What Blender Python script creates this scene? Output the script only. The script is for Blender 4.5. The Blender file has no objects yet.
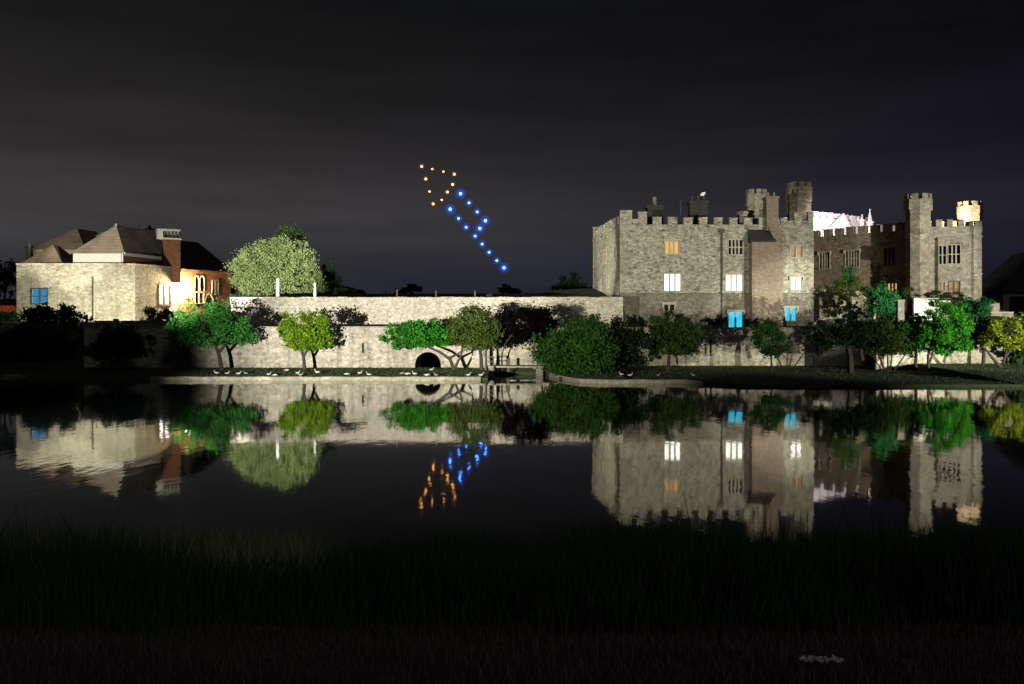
import bpy, math, random
from mathutils import Vector, Matrix
import numpy as np
S = bpy.context.scene
COL = S.collection
R = math.radians
F, CX, HY, EYE = 995.6, 512.0, 323.0, 4.6
random.seed(7)

# ------------------------------------------------------------------ camera
cd = bpy.data.cameras.new('camera'); cam = bpy.data.objects.new('camera', cd); COL.objects.link(cam)
cam.location = (0, 0, EYE); cam.rotation_euler = (R(90), 0, 0)
cd.lens = 35; cd.sensor_width = 36; cd.shift_y = -19/1024
cd.clip_start = 0.1; cd.clip_end = 6000
S.camera = cam

# ------------------------------------------------------------------ night sky
w = bpy.data.worlds.new('World'); S.world = w; w.use_nodes = True
nt = w.node_tree; nt.nodes.clear()
def N(t, typ, **kw):
    n = t.nodes.new(typ)
    for k, v in kw.items(): setattr(n, k, v)
    return n
out = N(nt, 'ShaderNodeOutputWorld'); add = N(nt, 'ShaderNodeAddShader')
sky = N(nt, 'ShaderNodeTexSky', sky_type='NISHITA', sun_disc=False)
sky.sun_elevation = R(-4); sky.sun_rotation = R(60)
b1 = N(nt, 'ShaderNodeBackground'); b1.inputs[1].default_value = 0.0008
nt.links.new(sky.outputs[0], b1.inputs[0])
tc = N(nt, 'ShaderNodeTexCoord'); sep = N(nt, 'ShaderNodeSeparateXYZ')
nt.links.new(tc.outputs['Generated'], sep.inputs[0])
ramp = N(nt, 'ShaderNodeValToRGB')            # glow of distant towns on low cloud, fading upwards
e = ramp.color_ramp.elements
e[0].position = 0.0; e[0].color = (.0085, .0105, .0170, 1)
e[1].position = 1.0; e[1].color = (.0012, .0012, .0014, 1)
for p, c in ((.045, (.0150, .0160, .0205, 1)), (.10, (.0260, .0255, .0265, 1)), (.17, (.0142, .0136, .0143, 1)), (.24, (.0066, .0063, .0066, 1)), (.32, (.0037, .0044, .0047, 1)), (.5, (.003, .003, .0032, 1))):
    q = e.new(p); q.color = c
nt.links.new(sep.outputs[2], ramp.inputs[0])
mp = N(nt, 'ShaderNodeMapping'); mp.inputs['Scale'].default_value = (2.6, 2.6, 22)
nz = N(nt, 'ShaderNodeTexNoise'); nz.inputs['Scale'].default_value = 1.6; nz.inputs['Detail'].default_value = 6
nt.links.new(tc.outputs['Generated'], mp.inputs[0]); nt.links.new(mp.outputs[0], nz.inputs[0])
mr = N(nt, 'ShaderNodeMapRange'); mr.inputs[1].default_value = .3; mr.inputs[2].default_value = .7
mr.inputs[3].default_value = .82; mr.inputs[4].default_value = 1.18
nt.links.new(nz.outputs[0], mr.inputs[0])
# brighter, warmer to the left, bluer to the right
mx = N(nt, 'ShaderNodeMapRange'); mx.inputs[1].default_value = -.5; mx.inputs[2].default_value = .5
nt.links.new(sep.outputs[0], mx.inputs[0])
tint = N(nt, 'ShaderNodeMix', data_type='RGBA'); tint.inputs['A'].default_value = (2.1, 2.0, 1.9, 1); tint.inputs['B'].default_value = (.58, .57, .90, 1)
nt.links.new(mx.outputs[0], tint.inputs['Factor'])
m1 = N(nt, 'ShaderNodeMix', data_type='RGBA', blend_type='MULTIPLY'); m1.inputs['Factor'].default_value = 1
nt.links.new(ramp.outputs[0], m1.inputs['A']); nt.links.new(tint.outputs['Result'], m1.inputs['B'])
b2 = N(nt, 'ShaderNodeBackground')
nt.links.new(m1.outputs['Result'], b2.inputs[0]); nt.links.new(mr.outputs[0], b2.inputs[1])
nt.links.new(b1.outputs[0], add.inputs[0]); nt.links.new(b2.outputs[0], add.inputs[1])
nt.links.new(add.outputs[0], out.inputs[0])

sd = bpy.data.lights.new('fill_sun', 'SUN'); sd.energy = 0.125; sd.angle = R(8); sd.color = (.85, .9, 1)  # added soft fill from behind the camera, no moon known
so = bpy.data.objects.new('fill_sun', sd); so.rotation_euler = (R(55), 0, R(25)); COL.objects.link(so)
vs = S.view_settings; vs.view_transform = 'Standard'; vs.look = 'None'; vs.exposure = 0; vs.gamma = 1; vs.use_curve_mapping = False
try:
    S.cycles.max_bounces = 5; S.cycles.diffuse_bounces = 2; S.cycles.glossy_bounces = 3; S.cycles.transparent_max_bounces = 4
    S.cycles.sample_clamp_indirect = 3; S.cycles.caustics_reflective = False; S.cycles.caustics_refractive = False
except Exception: pass

# ------------------------------------------------------------------ helpers
def PX(px, Y): return (px-CX)*Y/F
def PZ(py, Y): return EYE-(py-HY)*Y/F
def P(px, py, Y): return Vector((PX(px, Y), Y, PZ(py, Y)))

class MB:
    def __init__(s): s.v = []; s.f = []
    def face(s, pts):
        i = len(s.v); s.v += [tuple(p) for p in pts]; s.f.append(tuple(range(i, i+len(pts))))
    def hexa(s, p):      # 8 pts: bottom ring 0-3, top ring 4-7
        i = len(s.v); s.v += [tuple(q) for q in p]
        for a in ((3,2,1,0),(4,5,6,7),(0,1,5,4),(1,2,6,5),(2,3,7,6),(3,0,4,7)): s.f.append(tuple(i+k for k in a))
    def box(s, x0, x1, y0, y1, z0, z1):
        s.hexa([(x0,y0,z0),(x1,y0,z0),(x1,y1,z0),(x0,y1,z0),(x0,y0,z1),(x1,y0,z1),(x1,y1,z1),(x0,y1,z1)])
    def prism(s, c, r, z0, z1, n=8, r1=None, rot=None, cap=True):
        r1 = r if r1 is None else r1; rot = math.pi/n if rot is None else rot
        i = len(s.v)
        for (rr, z) in ((r, z0), (r1, z1)):
            for k in range(n):
                a = rot+2*math.pi*k/n; s.v.append((c[0]+rr*math.cos(a), c[1]+rr*math.sin(a), z))
        for k in range(n): s.f.append((i+k, i+(k+1)%n, i+n+(k+1)%n, i+n+k))
        if cap:
            s.f.append(tuple(i+n+k for k in range(n))); s.f.append(tuple(i+n-1-k for k in range(n)))
    def tube(s, pts, rad, n=7):
        pts = [Vector(p) for p in pts]; rings = []
        for j, p in enumerate(pts):
            t = (pts[min(j+1, len(pts)-1)]-pts[max(j-1, 0)]).normalized()
            ref = Vector((0, 1, 0)) if abs(t.y) < .9 else Vector((1, 0, 0))
            a = t.cross(ref).normalized(); b = t.cross(a).normalized()
            i = len(s.v); rings.append(i)
            for k in range(n):
                q = 2*math.pi*k/n; s.v.append(tuple(p+(a*math.cos(q)+b*math.sin(q))*rad[j]))
        for j in range(len(pts)-1):
            for k in range(n):
                s.f.append((rings[j]+k, rings[j]+(k+1)%n, rings[j+1]+(k+1)%n, rings[j+1]+k))
        s.f.append(tuple(rings[0]+n-1-k for k in range(n))); s.f.append(tuple(rings[-1]+k for k in range(n)))
    def build(s, name, mat, parent=None, smooth=False):
        me = bpy.data.meshes.new(name)
        off = Vector((0, 0, 0))
        q = parent
        while q is not None: off += Vector(q.location); q = q.parent
        me.from_pydata([(a[0]-off.x, a[1]-off.y, a[2]-off.z) for a in s.v], [], s.f)
        if mat: me.materials.append(mat)
        if smooth: me.polygons.foreach_set('use_smooth', [True]*len(me.polygons))
        me.update()
        o = bpy.data.objects.new(name, me); COL.objects.link(o)
        if parent is not None: o.parent = parent
        return o

def tag(o, label=None, cat=None, group=None, kind=None):
    if label: o['label'] = label
    if cat: o['category'] = cat
    if group: o['group'] = group
    if kind: o['kind'] = kind
    return o
def thing(name, loc, label, cat, group=None):
    o = bpy.data.objects.new(name, None); o.location = loc; o.empty_display_size = .3; COL.objects.link(o)
    return tag(o, label, cat, group)

class Wall:
    """upright plane: s runs to the viewer's right along u, d outwards, z up"""
    def __init__(s, x0, y0, x1, y1):
        s.o = Vector((x0, y0, 0)); v = Vector((x1-x0, y1-y0, 0)); s.L = v.length; s.u = v.normalized(); s.n = Vector((s.u.y, -s.u.x, 0))
    def s_(s, px, d=0):
        k = (px-CX)/F; o = s.o+s.n*d
        return (k*o.y-o.x)/(s.u.x-k*s.u.y)
    def z_(s, sv, py, d=0):
        p = s.o+s.u*sv+s.n*d
        return PZ(py, p.y)
    def rect(s, px0, py0, px1, py1, d=0):
        a = s.s_(px0, d); b = s.s_(px1, d); m = (a+b)/2
        return (a, b, s.z_(m, py1, d), s.z_(m, py0, d))
    def p(s, a, d, z): 
        q = s.o+s.u*a+s.n*d; return (q.x, q.y, z)
    def box(s, mb, a0, a1, d0, d1, z0, z1):
        mb.hexa([s.p(a0,d1,z0), s.p(a1,d1,z0), s.p(a1,d0,z0), s.p(a0,d0,z0), s.p(a0,d1,z1), s.p(a1,d1,z1), s.p(a1,d0,z1), s.p(a0,d0,z1)])
    def sheet(s, mb, a0, a1, z0, z1, ops=(), d=0, depth=.35):
        """a front face with real openings and their reveals; an opening may be ('arch', a,b,z,z)"""
        R_ = [o[-4:] for o in ops]
        ss = sorted({a0, a1, *[x for r in R_ for x in r[:2]]}); zs = sorted({z0, z1, *[x for r in R_ for x in r[2:]]})
        ss = [x for x in ss if a0 <= x <= a1]; zs = [x for x in zs if z0 <= x <= z1]
        for i in range(len(ss)-1):
            for j in range(len(zs)-1):
                m, q = (ss[i]+ss[i+1])/2, (zs[j]+zs[j+1])/2
                if any(r[0] < m < r[1] and r[2] < q < r[3] for r in R_): continue
                mb.face([s.p(ss[i],d,zs[j]), s.p(ss[i+1],d,zs[j]), s.p(ss[i+1],d,zs[j+1]), s.p(ss[i],d,zs[j+1])])
        for o in ops:
            a, b, c, t = o[-4:]; e = d-depth
            if o[0] == 'arch' or o[0] == 'lancet':
                path = arch_path(o[0], a, b, c, t)
                for q0, q1 in zip(path[:-1], path[1:]):
                    mb.face([s.p(q0[0],d,q0[1]), s.p(q0[0],d,t), s.p(q1[0],d,t), s.p(q1[0],d,q1[1])])
                full = [(a, c)]+path+[(b, c)]
                for q0, q1 in zip(full[:-1], full[1:]):
                    mb.face([s.p(q0[0],d,q0[1]), s.p(q1[0],d,q1[1]), s.p(q1[0],e,q1[1]), s.p(q0[0],e,q0[1])])
            else:
                mb.face([s.p(a,d,c), s.p(a,d,t), s.p(a,e,t), s.p(a,e,c)]); mb.face([s.p(b,d,c), s.p(b,e,c), s.p(b,e,t), s.p(b,d,t)])
                mb.face([s.p(a,d,t), s.p(b,d,t), s.p(b,e,t), s.p(a,e,t)]); mb.face([s.p(a,d,c), s.p(a,e,c), s.p(b,e,c), s.p(b,d,c)])
def arch_path(kind, a, b, c, t, n=12):
    m, r = (a+b)/2, (b-a)/2; pts = []
    if kind == 'arch':
        zs = t-r
        for k in range(n+1):
            q = math.pi*(1-k/n); pts.append((m+r*math.cos(q), zs+r*math.sin(q)))
    else:
        R2 = 2*r; h = R2*math.sin(math.pi/3); zs = t-h
        for k in range(n//2+1):
            q = math.pi-(math.pi/3)*k/(n//2); pts.append((b+R2*math.cos(q), zs+R2*math.sin(q)))
        for k in range(1, n//2+1):
            q = math.pi/3*(1-k/(n//2)); pts.append((a+R2*math.cos(q), zs+R2*math.sin(q)))
    return pts

# ------------------------------------------------------------------ materials
def new_mat(name):
    m = bpy.data.materials.new(name); m.use_nodes = True; t = m.node_tree
    return m, t, t.nodes['Principled BSDF']
def mixc(t, a, b, fac, blend='MIX'):
    n = N(t, 'ShaderNodeMix', data_type='RGBA', blend_type=blend)
    for sck, v in (('A', a), ('B', b), ('Factor', fac)):
        if isinstance(v, (tuple, float, int)):
            n.inputs[sck].default_value = (*v, 1) if isinstance(v, tuple) and len(v) == 3 else v
        else: t.links.new(v, n.inputs[sck])
    return n.outputs['Result']
def coords(t, scale):
    c = N(t, 'ShaderNodeTexCoord'); m = N(t, 'ShaderNodeMapping'); m.inputs['Scale'].default_value = scale
    t.links.new(c.outputs['Object'], m.inputs[0]); return m.outputs[0]
def noise(t, vec, scale, detail=4, rough=.55, lo=0., hi=1., a=0., b=1.):
    n = N(t, 'ShaderNodeTexNoise'); n.inputs['Scale'].default_value = scale; n.inputs['Detail'].default_value = detail; n.inputs['Roughness'].default_value = rough
    t.links.new(vec, n.inputs['Vector'])
    r = N(t, 'ShaderNodeMapRange'); r.inputs[1].default_value = lo; r.inputs[2].default_value = hi; r.inputs[3].default_value = a; r.inputs[4].default_value = b
    t.links.new(n.outputs[0], r.inputs[0]); return r.outputs[0]
def stone(name, c1, c2, dark, size=.42, speck=.5, stain=.0, blotch=.5, bump=.6, moss=0.):
    m, t, bs = new_mat(name)
    v = coords(t, (1/size, 1/size, 1.75/size))
    # irregular courses: wobble the lookup a little
    vo = N(t, 'ShaderNodeTexVoronoi'); vo.inputs['Scale'].default_value = 1; t.links.new(v, vo.inputs['Vector'])
    ve = N(t, 'ShaderNodeTexVoronoi', feature='DISTANCE_TO_EDGE'); ve.inputs['Scale'].default_value = 1; t.links.new(v, ve.inputs['Vector'])
    sp = N(t, 'ShaderNodeSeparateColor'); t.links.new(vo.outputs['Color'], sp.inputs[0])
    c = mixc(t, c1, c2, sp.outputs[0])
    c = mixc(t, c, dark, noise(t, v, .5, 4, .68, .61-.15*speck, .70-.15*speck, 0, .85))
    c = mixc(t, c, tuple(min(.8, x*1.45) for x in c1), noise(t, v, .8, 3, .65, .54, .64, 0, .6))
    g = coords(t, (1, 1, 1))
    c = mixc(t, c, (.45, .42, .36), noise(t, g, .35, 5, .6, .42, .75, 0, blotch), 'MULTIPLY')
    c = mixc(t, c, (.55, .5, .42), noise(t, g, 3.5, 4, .7, .45, .75, 0, .8), 'MULTIPLY')
    if stain:
        s2 = coords(t, (1.1, 1.1, .16))
        c = mixc(t, c, (.30, .28, .22), noise(t, s2, 1.6, 5, .6, .50, .72, 0, stain), 'MULTIPLY')
    if moss:
        c = mixc(t, c, (.09, .11, .04), noise(t, g, .8, 5, .65, .52, .75, 0, moss))
    mo = N(t, 'ShaderNodeMapRange'); mo.inputs[1].default_value = 0; mo.inputs[2].default_value = .1; t.links.new(ve.outputs[0], mo.inputs[0])
    c = mixc(t, tuple(x*.55 for x in c1), c, mo.outputs[0])
    t.links.new(c, bs.inputs['Base Color']); bs.inputs['Roughness'].default_value = .95
    bp = N(t, 'ShaderNodeBump'); bp.inputs['Strength'].default_value = bump; bp.inputs['Distance'].default_value = .06
    hs = N(t, 'ShaderNodeMath', operation='ADD'); t.links.new(mo.outputs[0], hs.inputs[0]); t.links.new(sp.outputs[2], hs.inputs[1])
    t.links.new(hs.outputs[0], bp.inputs['Height']); t.links.new(bp.outputs[0], bs.inputs['Normal'])
    return m
def plain(name, c, rough=.8, var=.35, scale=4, c2=None, metal=0):
    m, t, bs = new_mat(name); g = coords(t, (1, 1, 1))
    c2 = c2 or tuple(x*.5 for x in c)
    t.links.new(mixc(t, c, c2, noise(t, g, scale, 5, .6, .35, .7, 0, var)), bs.inputs['Base Color'])
    bs.inputs['Roughness'].default_value = rough; bs.inputs['Metallic'].default_value = metal
    return m
def tiles(name, c, c2, scale=7):
    m, t, bs = new_mat(name); g = coords(t, (1, 1, 1)); v = coords(t, (3.2, 3.2, 6.5))
    vo = N(t, 'ShaderNodeTexVoronoi'); vo.inputs['Scale'].default_value = 1; t.links.new(v, vo.inputs['Vector'])
    sp = N(t, 'ShaderNodeSeparateColor'); t.links.new(vo.outputs['Color'], sp.inputs[0])
    k = mixc(t, c, c2, sp.outputs[0])
    k = mixc(t, k, (.4, .38, .3), noise(t, g, .5, 5, .6, .4, .7, 0, .8), 'MULTIPLY')
    t.links.new(k, bs.inputs['Base Color']); bs.inputs['Roughness'].default_value = .85
    wv = N(t, 'ShaderNodeTexWave', bands_direction='Z'); wv.inputs['Scale'].default_value = 1.6; t.links.new(g, wv.inputs[0])
    bp = N(t, 'ShaderNodeBump'); bp.inputs['Strength'].default_value = .5; bp.inputs['Distance'].default_value = .05
    t.links.new(wv.outputs[1], bp.inputs['Height']); t.links.new(bp.outputs[0], bs.inputs['Normal'])
    return m
def glow(name, c, s, var=.25, scale=1.3):
    m, t, bs = new_mat(name); g = coords(t, (1, 1, 1))
    bs.inputs['Base Color'].default_value = (.02, .02, .02, 1); bs.inputs['Roughness'].default_value = .2
    t.links.new(mixc(t, c, tuple(x*.35 for x in c), noise(t, g, scale, 3, .5, .35, .7, 0, var)), bs.inputs['Emission Color'])
    bs.inputs['Emission Strength'].default_value = s
    return m
def leafy(name, c, c2, trans=.35):
    m, t, bs = new_mat(name); g = coords(t, (1, 1, 1))
    gi = N(t, 'ShaderNodeNewGeometry')
    k = mixc(t, c, c2, gi.outputs['Random Per Island'])
    k = mixc(t, k, (.45, .5, .4), noise(t, g, 1.1, 3, .5, .4, .65, 0, .9), 'MULTIPLY')
    df = N(t, 'ShaderNodeBsdfDiffuse'); tr = N(t, 'ShaderNodeBsdfTranslucent'); ms = N(t, 'ShaderNodeMixShader'); ms.inputs[0].default_value = trans
    t.links.new(k, df.inputs[0]); t.links.new(k, tr.inputs[0]); t.links.new(df.outputs[0], ms.inputs[1]); t.links.new(tr.outputs[0], ms.inputs[2])
    t.nodes.remove(bs); t.links.new(ms.outputs[0], t.nodes['Material Output'].inputs[0])
    return m

M = {}
M['rag'] = stone('ragstone_rubble', (.44, .425, .35), (.19, .183, .145), (.05, .048, .04), .36, .60, .3, .65)
M['ashlar'] = stone('dressed_stone', (.38, .35, .28), (.22, .20, .155), (.12, .11, .085), .6, .4, .3, .5, .3)
M['plinth'] = stone('plinth_stone', (.22, .205, .165), (.16, .15, .12), (.08, .075, .06), .5, .35, .4, .7)
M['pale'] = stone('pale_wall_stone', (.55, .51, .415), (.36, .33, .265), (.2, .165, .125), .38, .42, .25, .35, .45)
M['water_wall'] = stone('stained_wall_stone', (.44, .405, .325), (.25, .23, .18), (.10, .09, .07), .40, .36, 1., .8, .4, .3)
M['block'] = stone('mottled_block_stone', (.50, .468, .35), (.28, .258, .19), (.12, .11, .08), .38, .45, .35, .7)
M['brownstone'] = stone('brown_stone', (.34, .265, .18), (.20, .155, .105), (.08, .06, .045), .5, .35, .3, .6)
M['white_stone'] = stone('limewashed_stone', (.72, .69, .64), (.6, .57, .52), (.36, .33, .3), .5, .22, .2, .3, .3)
M['brick'] = stone('weathered_brick', (.255, .20, .155), (.185, .145, .115), (.12, .095, .078), .24, .3, .4, .6, .3)
M['red_brick'] = stone('red_brick', (.30, .13, .06), (.22, .09, .045), (.10, .05, .03), .24, .35, .3, .6, .4)
M['trim'] = plain('stone_trim', (.36, .335, .27), .9, .5, 5)
M['render'] = plain('white_render', (.74, .72, .64), .9, .3, 3)
M['tile_warm'] = tiles('clay_tile', (.30, .20, .13), (.22, .19, .14))
M['tile_pale'] = tiles('lichened_tile', (.42, .31, .20), (.32, .29, .24))
M['slate'] = tiles('dark_slate', (.034, .031, .031), (.022, .021, .021))
M['lead'] = plain('lead_roof', (.06, .06, .062), .6)
M['iron'] = plain('dark_iron', (.025, .024, .022), .6)
M['oak'] = plain('brown_oak', (.10, .06, .035), .7)
M['timber'] = plain('grey_timber', (.07, .055, .04), .8)
M['white'] = plain('white_paint', (.8, .8, .78), .5, .15)
M['bark'] = plain('bark', (.030, .024, .018), .95, .7, 3)
M['feather'] = plain('white_feathers', (.36, .345, .31), .8, .25, 6)
M['grey_feather'] = plain('grey_feathers', (.17, .155, .135), .8, .5, 6)
M['beak'] = plain('orange_beak', (.6, .25, .05), .6)
M['kerb'] = stone('kerb_stone', (.27, .25, .185), (.21, .195, .14), (.13, .12, .09), .8, .2, .3, .6, .3, .3)
M['glass'] = plain('dark_glass', (.015, .016, .018), .08, .2)
M['lit_white'] = glow('window_white_light', (1, .92, .84), 3.0, .7, 2.6)
M['lit_amber'] = glow('window_amber_light', (1, .58, .16), .95, .6, 2)
M['lit_dim'] = glow('window_dim_light', (1, .62, .27), .42, .8, 2)
M['lit_cyan'] = glow('window_cyan_light', (.04, .56, .82), 1.25, .6, .9)
M['lit_blue'] = glow('window_blue_light', (.02, .30, .62), .8, .5, 1.5)
M['lamp_white'] = glow('lamp_glass', (1, .85, .6), 60, 0)
M['led_blue'] = glow('blue_led', (.06, .26, 1), 16, 0)
M['led_orange'] = glow('orange_led', (1, .40, .07), 7, 0)

L_green = leafy('leaf_green', (.06, .25, .045), (.04, .15, .03))
L_bright = leafy('leaf_bright', (.045, .24, .018), (.035, .16, .016))
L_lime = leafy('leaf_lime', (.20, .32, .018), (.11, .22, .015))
L_olive = leafy('leaf_olive', (.085, .13, .025), (.05, .085, .02))
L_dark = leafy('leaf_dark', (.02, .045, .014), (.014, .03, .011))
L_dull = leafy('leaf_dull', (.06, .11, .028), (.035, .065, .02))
L_shadow = leafy('leaf_shadow', (.008, .005, .006), (.005, .004, .004))  # near-black leaves: shadow put into the leaf colour
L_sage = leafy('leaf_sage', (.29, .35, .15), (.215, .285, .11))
L_teal = leafy('leaf_teal', (.05, .24, .075), (.03, .15, .055))
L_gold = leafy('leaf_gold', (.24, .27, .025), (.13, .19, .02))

# ------------------------------------------------------------------ ground, water
M_grass, t, bs = new_mat('lawn_grass')
g = coords(t, (1, 1, 1))
c = mixc(t, (.026, .046, .012), (.016, .030, .009), noise(t, g, .6, 6, .65, .35, .7))
c = mixc(t, c, (.05, .055, .022), noise(t, g, 2.5, 6, .7, .5, .8, 0, .7))
t.links.new(c, bs.inputs['Base Color']); bs.inputs['Roughness'].default_value = .95
bp = N(t, 'ShaderNodeBump'); bp.inputs['Distance'].default_value = .12; bp.inputs['Strength'].default_value = .8
t.links.new(noise(t, g, 9, 5, .7), bp.inputs['Height']); t.links.new(bp.outputs[0], bs.inputs['Normal'])
M_path, t, bs = new_mat('worn_grass_path')
g = coords(t, (1, 1, 1))
c = mixc(t, (.11, .065, .06), (.055, .042, .032), noise(t, g, 3, 6, .7, .35, .65))
t.links.new(c, bs.inputs['Base Color']); bs.inputs['Roughness'].default_value = .95
bp = N(t, 'ShaderNodeBump'); bp.inputs['Distance'].default_value = .05; bp.inputs['Strength'].default_value = .8
t.links.new(noise(t, g, 25, 5, .7), bp.inputs['Height']); t.links.new(bp.outputs[0], bs.inputs['Normal'])

M_water, t, bs = new_mat('moat_water')
bs.inputs['Base Color'].default_value = (.004, .006, .006, 1); bs.inputs['Roughness'].default_value = .034; bs.inputs['IOR'].default_value = 1.34
g = coords(t, (1.0, .38, 1))
g2 = coords(t, (.16, .05, 1))
bp = N(t, 'ShaderNodeBump'); bp.inputs['Distance'].default_value = .009; bp.inputs['Strength'].default_value = 1
ma = N(t, 'ShaderNodeMath', operation='MULTIPLY'); t.links.new(noise(t, g, 1.3, 3, .5), ma.inputs[0])
t.links.new(noise(t, g2, 1, 2, .5, .4, .65, .25, 1), ma.inputs[1])
t.links.new(ma.outputs[0], bp.inputs['Height']); t.links.new(bp.outputs[0], bs.inputs['Normal'])

mb = MB(); mb.face([(-900, -60, 0), (900, -60, 0), (900, 1500, 0), (-900, 1500, 0)])
tag(mb.build('water', M_water), kind='structure')

EDGE = [(-400, 70), (-60, 75), (-41, 77.5), (-29, 80), (-1.95, 80), (-1.7, 88.6), (2.7, 88.6), (3.3, 86), (4.0, 81), (5.2, 77.2), (6.7, 76), (13, 76), (15, 73), (17, 71.5), (37, 71.3), (80, 71), (400, 65)]
def lerp_poly(poly, x):
    for (x0, y0), (x1, y1) in zip(poly[:-1], poly[1:]):
        if x0 <= x <= x1: return y0+(y1-y0)*(x-x0)/(x1-x0)
    return poly[0][1] if x < poly[0][0] else poly[-1][1]
def sstep(a, b, x):
    q = min(1, max(0, (x-a)/(b-a))); return q*q*(3-2*q)
XR0, XR1 = PX(612, 90)-.1, PX(876, 98.5)+.3
def base_y(X): return 98.5 if XR0 < X < XR1 else 90.0
def strip_top(X): return .55 if X <= XR0 else (.36 if X < XR1 else .95)
def hill(X, Y):
    return .5+0*X
def gz(X, Y):
    e = lerp_poly(EDGE, X)
    yb = base_y(X)
    if Y <= yb+.02:
        q = max(0, (Y-e)/max(.5, yb-e)); return .22+(strip_top(X)-.22)*q**.8+.06*math.sin(X*.7+Y)*q*(1-q)*2
    q = strip_top(X)
    left = q+(4.8-q)*sstep(90, 109, Y)
    mid = 4.12
    right = 2.5+2.3*sstep(91, 98, Y)+2.4*sstep(98, 107, Y)*(1-sstep(48, 56, X))
    if X < 40.5:
        wq = 1-sstep(38.4, 40.4, X); right = right*(1-wq)+wq*(2.5+1.7*sstep(91, 98, Y)+3.0*(1 if Y > 106.4 else 0))
    a = sstep(-39.6, -39.1, X); b = sstep(32.0, 33.0, X)
    z = left*(1-a)+mid*a*(1-b)+right*b
    if Y > 99.1:
        up = 6.85+1.5*sstep(100, 127, Y)+.65*sstep(2, 9, X)*sstep(104, 122, Y)
        k = sstep(-29.2-max(0, (Y-99))*.27, -28.4-max(0, (Y-99))*.27, X)*(1-sstep(11.0, 11.6, X))
        if Y > 132: k = max(k, sstep(132, 150, Y))
        z = z*(1-k)+up*k
    return z
xs = sorted({*[x for x in (-900, -500, -400, -300, -200, -150, -120, -100, -90)], *[k*1.0 for k in range(-80, 81)], -39.6, -39.1, -1.95, -1.7, -29.2, -28.4, -8.6, -6.15, 2.7, 3.3, 11.6, 90, 100, 120, 150, 200, 300, 400, 500, 900})
ARCH = (PX(415, 90), PX(441, 90))
xs = sorted({*xs, XR0-.02, XR0+.02, XR1-.02, XR1+.02, ARCH[0]-.15, ARCH[1]+.15})
late = [90.45, 91.0, 92, 94, 96, 98, 98.75, 99.15, 101, 104, 106.3, 106.6, 108, 112, 116, 121, 127, 133, 142, 155, 180, 230, 400, 1200]
mb = MB(); rows = []
for X in xs:
    e = lerp_poly(EDGE, X); col = [(X, e, -1), (X, e, .2)]
    for k in range(1, 13):
        Y = e+(base_y(X)-e)*k/12; col.append((X, Y, gz(X, Y)))
    yb = base_y(X)
    for j_, Y in enumerate(late): Y = max(Y, yb+.12+.012*j_); col.append((X, Y, gz(X, Y)))
    rows.append(col)
nr = len(rows[0])
for c_ in rows: mb.v += c_
for i in range(len(xs)-1):
    for j in range(nr-1):
        if ARCH[0]-.2 < (xs[i]+xs[i+1])/2 < ARCH[1]+.2 and j == 13: continue    # mouth of the drain arch
        mb.f.append((i*nr+j, (i+1)*nr+j, (i+1)*nr+j+1, i*nr+j+1))
tag(mb.build('island_lawn', M_grass, smooth=False), kind='structure')

def bank_z(Y): return lerp_poly([(-60, 3.2), (2, 3.1), (5, 2.92), (6, 2.7), (10, 1.5), (14, .3), (16, -.3), (20, -1)], Y)
mb = MB(); ys = [-60, -30, -10, 0, 2, 3, 4, 5, 5.5, 6, 7, 8, 9, 10, 11, 12, 13, 14, 15, 16, 18]; bx = [-400, -200, -100, -60]+list(range(-40, 41))+[60, 100, 200, 400]
for X in bx:
    for Y in ys: mb.v.append((X, Y, bank_z(Y)+.015*math.sin(X*1.3+Y*2)+.01*math.sin(X*3.1-Y*1.7)))
for i in range(len(bx)-1):
    for j in range(len(ys)-1): mb.f.append((i*len(ys)+j, (i+1)*len(ys)+j, (i+1)*len(ys)+j+1, i*len(ys)+j+1))
tag(mb.build('near_bank', M_path, smooth=True), kind='structure')

# kerbs along the water
def kerb(x0, x1, name):
    mb = MB(); pts = [x for x in np.arange(x0, x1+.01, .5)]
    pr = None
    for x in pts:
        y = lerp_poly(EDGE, x); h = .30+.015*math.sin(x*2.1)
        r = [(x, y-.28, -.4), (x, y-.28, h-.05), (x, y-.22, h), (x, y+.28, h), (x, y+.28, -.1)]
        i = len(mb.v); mb.v += r
        if pr is not None:
            for k in range(4): mb.f.append((pr+k, i+k, i+k+1, pr+k+1))
        pr = i
    return tag(mb.build(name, M['kerb']), kind='structure')
kerb(-29, -2.2, 'kerb'); kerb(3.2, 14.5, 'kerb')

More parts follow.
